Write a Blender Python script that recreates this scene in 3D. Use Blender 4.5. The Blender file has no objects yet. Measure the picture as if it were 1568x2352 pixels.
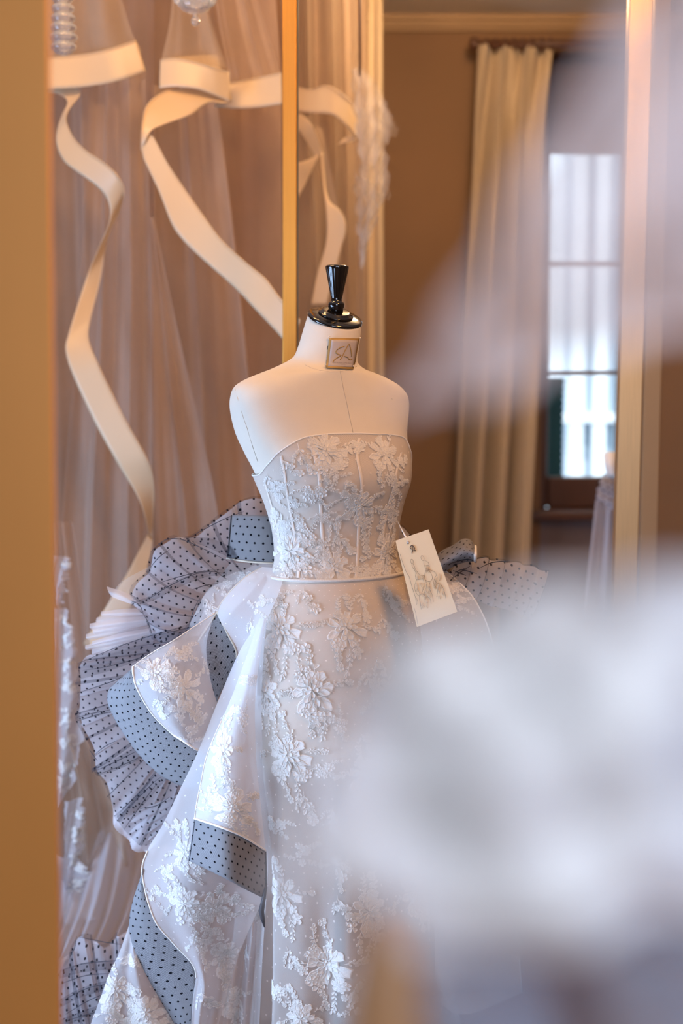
import bpy, bmesh, math, random
import numpy as np
from mathutils import Vector, Matrix
from mathutils.bvhtree import BVHTree

C = bpy.context.scene
COL = C.collection
random.seed(7)
RNG = np.random.default_rng(7)

# ------------------------------------------------------------------ camera
FPX = 3267.0
PITCH = math.radians(5.0)
CAMZ = 1.42
cam_d = bpy.data.cameras.new('camera')
cam = bpy.data.objects.new('camera', cam_d)
COL.objects.link(cam)
cam.location = (0, 0, CAMZ)
cam.rotation_euler = (math.pi / 2 - PITCH, 0, 0)
cam_d.sensor_fit = 'VERTICAL'
cam_d.sensor_height = 36.0
cam_d.lens = FPX * 36.0 / 2352.0
cam_d.clip_start = 0.02
cam_d.dof.use_dof = True
cam_d.dof.focus_distance = 2.86
cam_d.dof.aperture_fstop = 1.8
C.camera = cam

# ------------------------------------------------------------------ light
w = bpy.data.worlds.new('world')
C.world = w
w.use_nodes = True
w.node_tree.nodes['Background'].inputs[0].default_value = (0.78, 0.88, 1.0, 1)
w.node_tree.nodes['Background'].inputs[1].default_value = 2.0


def area(name, loc, target, sx, sy, power, col):
    l = bpy.data.lights.new(name, 'AREA')
    l.shape = 'RECTANGLE'
    l.size, l.size_y, l.energy, l.color = sx, sy, power, col
    o = bpy.data.objects.new(name, l)
    COL.objects.link(o)
    o.location = loc
    o.rotation_euler = (Vector(target) - Vector(loc)).to_track_quat('-Z', 'Y').to_euler()
    return o


area('daylight_side_window', (-2.35, 2.35, 0.85), (-.1, 2.95, 0.85), 1.1, 1.2, 74, (0.46, 0.66, 1.0))
area('low_cool_fill', (-1.75, 1.75, 0.45), (-0.28, 2.9, 0.62), 0.9, 0.7, 5.0, (0.50, 0.69, 1.0)).data.spread = math.radians(48)  # added narrow fill that lifts the lower ruffles, no window here
area('near_gown_fill', (0.35, -0.9, 1.75), (0.2, 0.5, 1.2), 1.3, 1.1, 39, (0.72, 0.81, 1.0))  # added fill inside the room to brighten the near gown, no window
area('ceiling_lamp_form', (0.75, 1.75, 2.72), (0.0, 2.95, 1.3), 0.35, 0.35, 25, (1.0, 0.47, 0.14))
area('ceiling_lamp_rack', (-0.55, 3.1, 2.78), (-0.45, 4.0, 1.2), 0.5, 0.3, 13, (1.0, 0.55, 0.21))
pl_d = bpy.data.lights.new('ceiling_fill', 'POINT')  # added point fill for ceiling, wall and curtain; no fixture
pl_d.energy, pl_d.color, pl_d.shadow_soft_size = 27, (1.0, 0.64, 0.34), 0.09
pl_o = bpy.data.objects.new('ceiling_fill', pl_d)
COL.objects.link(pl_o)
pl_o.location = (0.45, 4.35, 2.66)
sun_d = bpy.data.lights.new('sun', 'SUN')
sun_d.energy = 5.2
sun_d.angle = 0.01
sun_d.color = (1.0, 0.96, 0.9)
sun = bpy.data.objects.new('sun', sun_d)
COL.objects.link(sun)
sun.rotation_euler = (math.radians(38), 0, math.radians(8))

C.view_settings.view_transform = 'Standard'
C.view_settings.look = 'None'
C.view_settings.exposure = -0.10
C.view_settings.gamma = 1.0
C.view_settings.use_curve_mapping = False
C.cycles.transparent_max_bounces = 40
C.cycles.max_bounces = 10
C.cycles.use_denoising = True

# ------------------------------------------------------------------ pixel <-> world
cT, sT = math.cos(PITCH), math.sin(PITCH)


def P(px, py, Y):
    """point of the place at world depth Y seen at photograph pixel (px, py)"""
    px, py, Y = np.broadcast_arrays(np.asarray(px, float), np.asarray(py, float), np.asarray(Y, float))
    cx = (px - 784.0) / FPX
    cy = -(py - 1176.0) / FPX
    dy = cT + cy * sT
    dz = -sT + cy * cT
    t = Y / dy
    return np.stack([cx * t, Y, CAMZ + dz * t], -1)


def project(p):
    x, y, z = p[..., 0], p[..., 1], p[..., 2] - CAMZ
    d = y * cT - z * sT
    v = y * sT + z * cT
    return np.stack([784 + FPX * x / d, 1176 - FPX * v / d], -1)


def G(rows):
    """control rows of (px, py, Y) -> world control grid"""
    a = np.array(rows, float)
    return P(a[..., 0], a[..., 1], a[..., 2])


# ------------------------------------------------------------------ object helpers
def empty(name, loc=(0, 0, 0)):
    o = bpy.data.objects.new(name, None)
    COL.objects.link(o)
    o.location = loc
    return o


def tag(o, label=None, cat=None, group=None, kind=None):
    if label:
        o['label'] = label
    if cat:
        o['category'] = cat
    if group:
        o['group'] = group
    if kind:
        o['kind'] = kind
    return o


def link(name, me, mat=None, parent=None, smooth=True):
    o = bpy.data.objects.new(name, me)
    COL.objects.link(o)
    if mat is not None and not me.materials:
        me.materials.append(mat)
    if smooth and len(me.polygons):
        me.polygons.foreach_set('use_smooth', [True] * len(me.polygons))
    if parent is not None:
        o.parent = parent
        o.matrix_parent_inverse = Matrix.Translation(-Vector(parent_world(parent)))
    return o


def parent_world(o):
    return o.location if o.type == 'EMPTY' else (0, 0, 0)


def mesh_np(name, verts, faces, mat, parent=None, uv=None, smooth=True):
    me = bpy.data.meshes.new(name)
    me.from_pydata([tuple(map(float, v)) for v in verts], [], [tuple(int(i) for i in f) for f in faces])
    if uv is not None:
        lay = me.uv_layers.new(name='UVMap')
        li = np.empty(len(me.loops), np.int32)
        me.loops.foreach_get('vertex_index', li)
        lay.data.foreach_set('uv', np.asarray(uv, np.float32)[li].ravel())
    return link(name, me, mat, parent, smooth)


def solidify(o, th, off=0.0):
    m = o.modifiers.new('thick', 'SOLIDIFY')
    m.thickness = th
    m.offset = off
    return o


def bevel(o, wd, seg=2):
    m = o.modifiers.new('bevel', 'BEVEL')
    m.width = wd
    m.segments = seg
    m.limit_method = 'ANGLE'
    return o


class Surf:
    """parametric surface f(u, v) with u, v in 0..1"""

    def __init__(self, f, closed=False):
        self.f, self.closed, self._g = f, closed, None

    def ev(self, u, v):
        u, v = np.broadcast_arrays(np.asarray(u, float), np.asarray(v, float))
        if self.closed:
            u = np.mod(u, 1.0)
        else:
            u = np.clip(u, 0, 1)
        return self.f(u, np.clip(v, 0, 1))

    def frame(self, u, v, e=2e-3):
        du = (self.ev(u + e, v) - self.ev(u - e, v)) / (2 * e)
        dv = (self.ev(u, v + e) - self.ev(u, v - e)) / (2 * e)
        n = np.cross(du, dv)
        n /= np.linalg.norm(n, axis=-1, keepdims=True) + 1e-12
        return du, dv, n

    def find(self, px, py):
        if self._g is None:
            U, V = np.meshgrid(np.linspace(0.004, .996, 160), np.linspace(0.004, .996, 160))
            pts = self.ev(U, V)
            self._g = (U.ravel(), V.ravel(), project(pts).reshape(-1, 2), pts.reshape(-1, 3))
        U, V, q, p = self._g
        d = np.hypot(q[:, 0] - px, q[:, 1] - py)
        k = d < d.min() + 6
        i = np.where(k)[0][np.argmin(p[k, 1])]
        return U[i], V[i]

    def mesh(self, name, nu, nv, mat, parent=None, v0=0.0, v1=1.0, scale=None, u0=0., u1=1.):
        us = np.linspace(u0, u1, nu + 1)
        vs = np.linspace(v0, v1, nv + 1)
        U, V = np.meshgrid(us, vs)
        p = self.ev(U, V)
        if self.closed and u0 == 0 and u1 == 1:
            p[:, -1] = p[:, 0]
        wu = np.linalg.norm(np.diff(p, axis=1), axis=2).sum(1).mean()
        wv = np.linalg.norm(np.diff(p, axis=0), axis=2).sum(0).mean()
        uv = np.stack([U * wu, (1 - V) * wv], -1).reshape(-1, 2)
        idx = np.arange((nu + 1) * (nv + 1)).reshape(nv + 1, nu + 1)
        f = np.stack([idx[:-1, :-1], idx[1:, :-1], idx[1:, 1:], idx[:-1, 1:]], -1).reshape(-1, 4)
        return mesh_np(name, p.reshape(-1, 3), f, mat, parent, uv)


def crm(n, t):
    """Catmull-Rom weights (len(t), n) over n control values for t in 0..1"""
    t = np.clip(np.asarray(t, float), 0, 1) * (n - 1)
    i = np.minimum(t.astype(int), n - 2)
    f = t - i
    w = [-.5 * f + f ** 2 - .5 * f ** 3, 1 - 2.5 * f ** 2 + 1.5 * f ** 3, .5 * f + 2 * f ** 2 - 1.5 * f ** 3, -.5 * f ** 2 + .5 * f ** 3]
    W = np.zeros(t.shape + (n,))
    ii = np.indices(t.shape)
    for k in range(4):
        j = i + k - 1
        lo, hi = j < 0, j > n - 1
        jc = np.clip(j, 0, n - 1)
        wk = w[k]
        # linear extrapolation of the end controls
        np.add.at(W, tuple(ii) + (jc,), np.where(lo | hi, 2 * wk, wk))
        if lo.any():
            np.add.at(W, tuple(ii) + (np.minimum(np.ones_like(j), n - 1),), np.where(lo, -wk, 0))
        if hi.any():
            np.add.at(W, tuple(ii) + (np.full_like(j, max(n - 2, 0)),), np.where(hi, -wk, 0))
    return W


def patch(rows, warp=None, disp=None):
    """surface through control rows (top to bottom) of columns (left to right)"""
    c = rows if isinstance(rows, np.ndarray) else G(rows)
    R, K = c.shape[:2]

    def f(u, v):
        uu, vv = (u, v) if warp is None else warp(u, v)
        A = crm(R, vv)
        B = crm(K, uu)
        p = np.einsum('...r,...k,rkc->...c', A, B, c)
        if disp is not None:
            p = p + disp(u, v)
        return p
    return Surf(f)


def poly(pts, n):
    """resample a polyline smoothly to n points (array (n, k))"""
    a = np.array(pts, float)
    d = np.r_[0, np.cumsum(np.linalg.norm(np.diff(a[:, :2], axis=0), axis=1))]
    # smooth parameter by arclength through Catmull-Rom
    t = np.linspace(0, 1, max(60, n * 4))
    b = crm(len(a), t) @ a
    d = np.r_[0, np.cumsum(np.linalg.norm(np.diff(b[:, :2], axis=0), axis=1))]
    s = np.linspace(0, d[-1], n)
    return np.stack([np.interp(s, d, b[:, k]) for k in range(a.shape[1])], -1)


def strip(a, b, n=14, mid=0.0):
    """ruled strip between two pixel polylines (px,py,Y)"""
    A, B = poly(a, n), poly(b, n)
    pa, pb = P(A[:, 0], A[:, 1], A[:, 2]), P(B[:, 0], B[:, 1], B[:, 2])
    c = np.stack([pa, (pa + pb) / 2 + np.array([0, mid, 0]), pb], 1)
    return patch(c)


def edges_patch(left, right, n=12, cols=7, disp=None, warp=None, bow=0.0):
    A, B = poly(left, n), poly(right, n)
    pa, pb = P(A[:, 0], A[:, 1], A[:, 2]), P(B[:, 0], B[:, 1], B[:, 2])
    s = np.linspace(0, 1, cols)[None, :, None]
    c = pa[:, None] * (1 - s) + pb[:, None] * s
    c = c + np.array([0, -1, 0]) * bow * np.sin(np.pi * s)
    return patch(c, warp, disp)


def folds(n, amp, ph=0.0, grow=0.0, lat=0.0, base=1.0):
    """soft hanging folds: depth waves across u (several frequencies), growing downwards"""
    def d(u, v):
        g = amp * (base + grow * v)
        y = np.sin(2 * np.pi * n * u + ph) + .4 * np.sin(2 * np.pi * n * 1.73 * u + 1.3 + ph + .8 * v) + .08 * np.sin(2 * np.pi * n * 3.1 * u + 2.1 * ph)
        x = np.cos(2 * np.pi * n * u + ph) * lat
        return np.stack([x * g / max(amp, 1e-9), -y * g, np.zeros_like(u)], -1)
    return d


def tube_mesh(pts, r, seg=6, closed=False):
    p = np.asarray(pts, float)
    n = len(p)
    t = np.gradient(p, axis=0)
    t /= np.linalg.norm(t, axis=1, keepdims=True) + 1e-12
    ref = np.array([0.13, 0.9, 0.31])
    a = np.cross(t, ref)
    a /= np.linalg.norm(a, axis=1, keepdims=True) + 1e-12
    b = np.cross(t, a)
    rr = np.broadcast_to(np.asarray(r, float), (n,))
    th = np.linspace(0, 2 * np.pi, seg, endpoint=False)
    v = p[:, None] + rr[:, None, None] * (np.cos(th)[None, :, None] * a[:, None] + np.sin(th)[None, :, None] * b[:, None])
    idx = np.arange(n * seg).reshape(n, seg)
    f = [(idx[i, j], idx[i, (j + 1) % seg], idx[i + 1, (j + 1) % seg], idx[i + 1, j]) for i in range(n - 1) for j in range(seg)]
    f += [tuple(idx[0, ::-1]), tuple(idx[-1])]
    return v.reshape(-1, 3), f


def tube(name, pts, r, mat, parent=None, seg=6):
    v, f = tube_mesh(pts, r, seg)
    return mesh_np(name, v, f, mat, parent)


def tubes(name, many, r, mat, parent=None, seg=5):
    V, F, o = [], [], 0
    for k, pts in enumerate(many):
        v, f = tube_mesh(pts, r[k] if isinstance(r, (list, tuple)) else r, seg)
        V.append(v)
        F += [tuple(i + o for i in q) for q in f]
        o += len(v)
    return mesh_np(name, np.concatenate(V), F, mat, parent)


def box(name, lo, hi, mat, parent=None, bev=0.0):
    x0, y0, z0 = lo
    x1, y1, z1 = hi
    v = [(x0, y0, z0), (x1, y0, z0), (x1, y1, z0), (x0, y1, z0), (x0, y0, z1), (x1, y0, z1), (x1, y1, z1), (x0, y1, z1)]
    f = [(0, 3, 2, 1), (4, 5, 6, 7), (0, 1, 5, 4), (1, 2, 6, 5), (2, 3, 7, 6), (3, 0, 4, 7)]
    o = mesh_np(name, v, f, mat, parent, smooth=False)
    if bev:
        bevel(o, bev)
    return o


def prism(name, a, b, c, d, depth, mat, parent=None, bev=0.0):
    """bar with the front face a b c d (tl, tr, br, bl) and the given depth to +Y"""
    f0 = [np.asarray(q, float) for q in (a, b, c, d)]
    v = f0 + [q + np.array([0, depth, 0]) for q in f0]
    f = [(3, 2, 1, 0), (4, 5, 6, 7), (0, 1, 5, 4), (1, 2, 6, 5), (2, 3, 7, 6), (3, 0, 4, 7)]
    o = mesh_np(name, v, f, mat, parent, smooth=False)
    if bev:
        bevel(o, bev)
    return o


def lathe(name, prof, mat, parent=None, seg=48, origin=(0, 0, 0), axis=(0, 0, 1), flute=0, depth=0.0, frange=(0, 0)):
    prof = np.array(prof, float)
    th = np.linspace(0, 2 * np.pi, seg, endpoint=False)
    ax = Vector(axis).normalized()
    q = Vector((0, 0, 1)).rotation_difference(ax).to_matrix()
    M = np.array(q)
    r = np.repeat(prof[:, :1], seg, 1)
    if flute:
        k = (prof[:, 1] >= frange[0]) & (prof[:, 1] <= frange[1])
        r[k] *= 1 - depth * (0.5 + .5 * np.cos(flute * th))[None]
    v = np.stack([r * np.cos(th), r * np.sin(th), np.repeat(prof[:, 1:2], seg, 1)], -1).reshape(-1, 3)
    v = v @ M.T + np.array(origin)
    n = len(prof)
    idx = np.arange(n * seg).reshape(n, seg)
    f = [(idx[i, j], idx[i, (j + 1) % seg], idx[i + 1, (j + 1) % seg], idx[i + 1, j]) for i in range(n - 1) for j in range(seg)]
    f += [tuple(idx[0, ::-1]), tuple(idx[-1])]
    return mesh_np(name, v, f, mat, parent)


# ------------------------------------------------------------------ materials
class NT:
    def __init__(self, name):
        self.m = bpy.data.materials.new(name)
        self.m.use_nodes = True
        self.t = self.m.node_tree
        self.t.nodes.clear()
        self.out = self.t.nodes.new('ShaderNodeOutputMaterial')

    def n(self, typ, **kw):
        nd = self.t.nodes.new(typ)
        for k, v in kw.items():
            if k.startswith('i_'):
                key = k[2:]
                key = int(key) if key.isdigit() else key.replace('_', ' ')
                self.set(nd.inputs[key], v)
            else:
                setattr(nd, k, v)
        return nd

    def set(self, sock, v):
        if isinstance(v, bpy.types.NodeSocket):
            self.t.links.new(v, sock)
        else:
            sock.default_value = v

    def math(self, op, a, b=None, c=None):
        nd = self.t.nodes.new('ShaderNodeMath')
        nd.operation = op
        for i, v in enumerate((a, b, c)):
            if v is not None:
                self.set(nd.inputs[i], v)
        return nd.outputs[0]

    def mix(self, fac, a, b):
        nd = self.t.nodes.new('ShaderNodeMix')
        nd.data_type = 'RGBA'
        self.set(nd.inputs['Factor'], fac)
        self.set(nd.inputs['A'], a)
        self.set(nd.inputs['B'], b)
        return nd.outputs['Result']

    def uv(self):
        return self.t.nodes.new('ShaderNodeTexCoord').outputs['UV']

    def obj(self):
        return self.t.nodes.new('ShaderNodeTexCoord').outputs['Object']

    def noise(self, vec, scale, detail=3, rough=.5):
        nd = self.n('ShaderNodeTexNoise', i_Scale=scale, i_Detail=detail, i_Roughness=rough)
        self.set(nd.inputs['Vector'], vec)
        return nd.outputs['Fac']

    def sv(self, vec, s):
        nd = self.n('ShaderNodeVectorMath', operation='MULTIPLY')
        self.set(nd.inputs[0], vec)
        nd.inputs[1].default_value = s
        return nd.outputs[0]

    def dots(self, uv, pitch, r, stagger=True, diamond=0.5):
        """woven dots: 1 inside a dot of radius r (m) on a staggered grid of the given pitch (m)"""
        sx = self.n('ShaderNodeSeparateXYZ')
        self.set(sx.inputs[0], uv)
        u, v = self.math('MULTIPLY', sx.outputs[0], 1 / pitch), self.math('MULTIPLY', sx.outputs[1], 1 / pitch * 1.1)
        row = self.math('FLOOR', v)
        if stagger:
            u = self.math('ADD', u, self.math('MULTIPLY', self.math('FLOORED_MODULO', row, 2.0), .5))
        du = self.math('ABSOLUTE', self.math('SUBTRACT', self.math('FRACT', u), .5))
        dv = self.math('ABSOLUTE', self.math('SUBTRACT', self.math('FRACT', v), .5))
        d = self.math('ADD', self.math('MULTIPLY', self.math('ADD', du, dv), diamond), self.math('MULTIPLY', self.math('SQRT', self.math('ADD', self.math('POWER', du, 2.0), self.math('POWER', dv, 2.0))), 1 - diamond))
        return self.math('LESS_THAN', d, r / pitch)

    def net(self, uv, pitch, width):
        """fine net threads: 1 on a thread"""
        sx = self.n('ShaderNodeSeparateXYZ')
        self.set(sx.inputs[0], uv)
        a = self.math('ADD', sx.outputs[0], sx.outputs[1])
        b = self.math('SUBTRACT', sx.outputs[0], sx.outputs[1])
        fa = self.math('FRACT', self.math('MULTIPLY', a, 1 / pitch))
        fb = self.math('FRACT', self.math('MULTIPLY', b, 1 / pitch))
        return self.math('MAXIMUM', self.math('LESS_THAN', fa, width), self.math('LESS_THAN', fb, width))

    def finish(self, sh):
        self.t.links.new(sh, self.out.inputs['Surface'])
        return self.m


def rgb(r, g, b):
    f = lambda c: ((c / 255 + .055) / 1.055) ** 2.4 if c > 10 else c / 255 / 12.92
    return (f(r), f(g), f(b), 1)


def principled(name, col, rough=.6, metal=0.0, noise=None, nscale=(1, 1, 1), ns=8, amt=.15, bump=0.0, bs=200, spec=.5, sheen=0.0, coat=0.0):
    k = NT(name)
    b = k.n('ShaderNodeBsdfPrincipled')
    c = col
    if amt:
        v = k.noise(k.sv(k.obj(), nscale), ns)
        dark = tuple(x * (1 - amt) for x in col[:3]) + (1,)
        light = tuple(min(1, x * (1 + amt)) for x in col[:3]) + (1,)
        c = k.mix(v, dark, light)
    k.set(b.inputs['Base Color'], c)
    b.inputs['Roughness'].default_value = rough
    b.inputs['Metallic'].default_value = metal
    b.inputs['Specular IOR Level'].default_value = spec
    b.inputs['Sheen Weight'].default_value = sheen
    b.inputs['Coat Weight'].default_value = coat
    if bump:
        bp = k.n('ShaderNodeBump', i_Strength=bump, i_Distance=.002)
        k.set(bp.inputs['Height'], k.noise(k.sv(k.obj(), nscale), bs, 2))
        k.set(b.inputs['Normal'], bp.outputs[0])
    return k.finish(b.outputs[0])


def cloth_bsdf(k, col, trans=.4, nrm=None):
    d = k.n('ShaderNodeBsdfDiffuse')
    t = k.n('ShaderNodeBsdfTranslucent')
    k.set(d.inputs['Color'], col)
    k.set(t.inputs['Color'], col)
    if nrm is not None:
        k.set(d.inputs['Normal'], nrm)
    m = k.n('ShaderNodeMixShader')
    m.inputs[0].default_value = trans
    k.t.links.new(d.outputs[0], m.inputs[1])
    k.t.links.new(t.outputs[0], m.inputs[2])
    return m.outputs[0]


def see_through(k, fac, sh):
    tr = k.n('ShaderNodeBsdfTransparent')
    m = k.n('ShaderNodeMixShader')
    k.set(m.inputs[0], fac)
    k.t.links.new(tr.outputs[0], m.inputs[1])
    k.t.links.new(sh, m.inputs[2])
    return m.outputs[0]


def tulle(name, col, op, trans=.45, mott=.12):
    k = NT(name)
    f = k.math('ADD', op, k.math('MULTIPLY', k.math('SUBTRACT', k.noise(k.uv(), 14, 3), .5), mott))
    return k.finish(see_through(k, f, cloth_bsdf(k, col, trans)))


def dot_net(name, thread, dotcol, op, pitch, r, netp=.0018, netw=.3, dotop=.95, trans=.35):
    """net with woven dots; threads partly opaque"""
    k = NT(name)
    uv = k.uv()
    d = k.dots(uv, pitch, r)
    th = k.net(uv, netp, netw)
    a = k.math('ADD', op * .72, k.math('MULTIPLY', th, op * .6))
    fac = k.math('MAXIMUM', a, k.math('MULTIPLY', d, dotop))
    c = k.mix(d, thread, dotcol)
    return k.finish(see_through(k, fac, cloth_bsdf(k, c, trans)))


def stiff_net(name, light, dark, dotcol, pitch, r):
    """stiff two-layer band: dark net over a pale ground, woven dots"""
    k = NT(name)
    uv = k.uv()
    d = k.dots(uv, pitch, r)
    th = k.net(uv, .0026, .36)
    g = k.noise(uv, 60, 2)
    c = k.mix(th, light, dark)
    c = k.mix(k.math('MULTIPLY', g, .35), c, dark)
    c = k.mix(d, c, dotcol)
    return k.finish(cloth_bsdf(k, c, .12))


def lace_ground(name, col, op, dot=True, pitch=.027, r=.0019, trans=.35, netp=.0020):
    k = NT(name)
    uv = k.uv()
    th = k.net(uv, netp, .34)
    n = k.noise(uv, 9, 3)
    a = k.math('ADD', op - .09, k.math('ADD', k.math('MULTIPLY', th, .16), k.math('MULTIPLY', k.math('SUBTRACT', n, .5), .10)))
    if dot:
        a = k.math('MAXIMUM', a, k.math('MULTIPLY', k.dots(uv, pitch, r, diamond=0), .97))
    return k.finish(see_through(k, a, cloth_bsdf(k, col, trans)))


M = {}
M['linen'] = principled('linen', (.72, .65, .55, 1), .85, amt=.04, ns=30, bump=.12, bs=900, spec=.2, sheen=.1)
M['lacquer'] = principled('black_lacquer', (.006, .005, .005, 1), .12, amt=0, coat=.6)
M['brass'] = principled('brushed_brass', (.66, .33, .075, 1), .42, 1.0, nscale=(40, 40, 1.2), ns=6, amt=.12, bump=.05, bs=20)
M['brass_dull'] = principled('satin_brass', (.90, .38, .085, 1), .55, .15, nscale=(3, 3, 1), ns=2, amt=.10)
M['brass_second'] = principled('reflected_brass', (.40, .28, .16, 1), .5, .4, amt=.1, ns=3)  # duller tone of the frame's reflection, set as base colour
M['brass_pale'] = principled('pale_brass', (.74, .54, .30, 1), .45, .8, nscale=(60, 60, 1), ns=8, amt=.18)
M['wall'] = principled('brown_wall', (.25, .145, .075, 1), .8, ns=2.5, amt=.10)
M['wall_low'] = principled('brown_panel', (.34, .19, .10, 1), .8, ns=2.5, amt=.08)
M['mould'] = principled('moulding', (.42, .28, .15, 1), .6, ns=3, amt=.05)
M['ceil'] = principled('ceiling_plaster', (.80, .74, .64, 1), .9, ns=3, amt=.03)
M['floor'] = principled('floor_boards', (.22, .12, .07, 1), .45, nscale=(1, 12, 1), ns=6, amt=.25)
M['wood'] = principled('dark_wood', (.095, .042, .026, 1), .45, nscale=(12, 12, 1), ns=5, amt=.3)
M['curtain'] = principled('curtain_cloth', (.52, .42, .29, 1), .85, ns=40, amt=.05, sheen=.2, bump=.1, bs=500)
M['curtain_pale'] = principled('pale_drape_cloth', (.62, .50, .33, 1), .85, ns=40, amt=.04, sheen=.2)
M['satin'] = principled('satin_ribbon', (.66, .50, .32, 1), .42, ns=6, amt=.05, sheen=.15)
M['satin_seam'] = principled('ribbon_seam', (.66, .52, .36, 1), .6, amt=0)
M['tulle'] = tulle('beige_tulle', (.68, .53, .43, 1), .46)
M['tulle_deep'] = tulle('brown_tulle', (.58, .42, .32, 1), .62)
M['tulle_pale'] = tulle('pale_tulle', (.70, .57, .44, 1), .42)
M['tulle_white'] = tulle('white_tulle', (.84, .83, .87, 1), .58, mott=.2)
M['tulle_wisp'] = tulle('wispy_tulle', (.74, .68, .62, 1), .24, mott=.4)
M['net_black'] = dot_net('black_dotted_net', (.055, .055, .075, 1), (.012, .012, .02, 1), .24, .0170, .0028)
M['net_under'] = tulle('white_under_net', (.80, .78, .83, 1), .68, mott=.1)
M['stiff'] = stiff_net('grey_dotted_band', (.50, .495, .52, 1), (.13, .132, .145, 1), (.010, .010, .014, 1), .0180, .0028)
M['lace_base'] = lace_ground('bodice_net', (.78, .74, .70, 1), .62)
M['lining'] = principled('ivory_lining', (.72, .62, .52, 1), .7, amt=.02, spec=.2)
M['lace_skirt'] = lace_ground('skirt_net', (.80, .76, .72, 1), .56)
M['lace_over'] = lace_ground('overskirt_net', (.80, .80, .82, 1), .62, pitch=.034, r=.0018)
M['lace'] = None
k_ = NT('lace_thread')
M['lace'] = k_.finish(see_through(k_, k_.math('ADD', .60, k_.math('MULTIPLY', k_.noise(k_.obj(), 400, 2), .3)), cloth_bsdf(k_, (.90, .87, .83, 1), .10)))
k_ = NT('lace_flat')
M['lace_flat'] = k_.finish(see_through(k_, k_.math('ADD', .45, k_.math('MULTIPLY', k_.noise(k_.obj(), 260, 2), .6)), cloth_bsdf(k_, (.92, .91, .90, 1), .3)))
M['piping'] = principled('white_piping', (.80, .77, .73, 1), .7, amt=.03)
M['channel'] = principled('boning_cover', (.74, .67, .60, 1), .7, amt=.03)
M['piping_dark'] = principled('black_piping', (.02, .02, .03, 1), .6, amt=0)
M['piping_beige'] = principled('beige_piping', (.62, .55, .45, 1), .7, amt=.1, ns=80)
M['card'] = principled('cream_card', (.74, .59, .38, 1), .7, amt=.03, ns=20)
M['ink'] = principled('sketch_ink', (.10, .06, .045, 1), .8, amt=0)
M['ink_soft'] = principled('sketch_wash', (.42, .27, .18, 1), .9, amt=.1)
M['wash'] = principled('pencil_wash', (.62, .47, .31, 1), .9, amt=.05)
M['gold_ink'] = principled('gold_ink', (.40, .25, .08, 1), .5, .2, amt=0)
M['plaque'] = principled('plaque_ground', (.46, .40, .38, 1), .6, amt=.02)
M['grey_ink'] = principled('grey_ink', (.33, .28, .26, 1), .7, amt=0)
M['pin'] = principled('pearl_pin', (.85, .75, .60, 1), .2, amt=0)
M['seam'] = principled('form_seam', (.60, .52, .42, 1), .8, amt=0)
M['facade'] = principled('white_facade', (.72, .82, .90, 1), .8, amt=.02)
M['facade_win'] = principled('facade_window', (.42, .56, .64, 1), .3, amt=.05)
M['shutter'] = principled('teal_shutter', (.02, .17, .22, 1), .6, amt=.1)
M['sill_wall'] = principled('grey_dado', (.24, .20, .21, 1), .8, amt=.05)
M['tan'] = principled('tan_wood', (.58, .30, .13, 1), .5, amt=.1)
k_ = NT('window_glass')
gl = k_.n('ShaderNodeBsdfGlossy', i_Roughness=.02)
M['glass'] = k_.finish(see_through(k_, .05, gl.outputs[0]))
k_ = NT('chandelier_glass')
gb = k_.n('ShaderNodeBsdfGlass', i_Roughness=.06, i_IOR=1.45)
gb.inputs['Color'].default_value = (.90, .95, 1, 1)
gd = k_.n('ShaderNodeBsdfPrincipled', i_Roughness=.15)
gd.inputs['Base Color'].default_value = (.62, .68, .78, 1)
gm = k_.n('ShaderNodeMixShader')
gm.inputs[0].default_value = .28
k_.t.links.new(gb.outputs[0], gm.inputs[1])
k_.t.links.new(gd.outputs[0], gm.inputs[2])
M['crystal'] = k_.finish(see_through(k_, .52, gm.outputs[0]))
M['fg_lace'] = lace_ground('near_lace_net', (.80, .80, .82, 1), .86, pitch=.02, r=.003)
M['fg_tulle'] = tulle('near_tulle', (.86, .75, .73, 1), .76, mott=.15)
M['fg_skirt'] = tulle('near_skirt_tulle', (.34, .38, .46, 1), .74, mott=.15)

# ------------------------------------------------------------------ room shell
YW = 5.6
pz = lambda py, Y: float(P(784, py, Y)[2])
pxx = lambda px, py, Y: float(P(px, py, Y)[0])
ZC = pz(38, YW)
XL, XR = -2.6, 2.4
st = dict(kind='structure')
box('floor', (XL, -2.6, -.1), (XR, YW + .3, 0), M['floor'])['kind'] = 'structure'
box('ceiling', (XL, -2.6, ZC), (XR, YW + .3, ZC + .12), M['ceil'])['kind'] = 'structure'
box('wall_left', (XL - .12, -2.6, 0), (XL, YW + .3, ZC), M['wall'])['kind'] = 'structure'
box('wall_near', (XL, -2.72, 0), (XR, -2.6, ZC), M['wall'])['kind'] = 'structure'
box('wall_right', (XR, -2.6, 0), (XR + .12, YW + .3, ZC), M['wall'])['kind'] = 'structure'
# far wall with the window opening
wx0, wx1 = pxx(1246, 700, YW), pxx(1482, 700, YW)
wz0, wz1 = pz(1172, YW), pz(118, YW)
wl = bpy.data.meshes.new('wall_far')
bm = bmesh.new()


def bmbox(bm, lo, hi):
    r = bmesh.ops.create_cube(bm, size=1)
    bmesh.ops.scale(bm, vec=Vector(hi) - Vector(lo), verts=r['verts'])
    bmesh.ops.translate(bm, vec=(Vector(hi) + Vector(lo)) / 2, verts=r['verts'])


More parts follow.
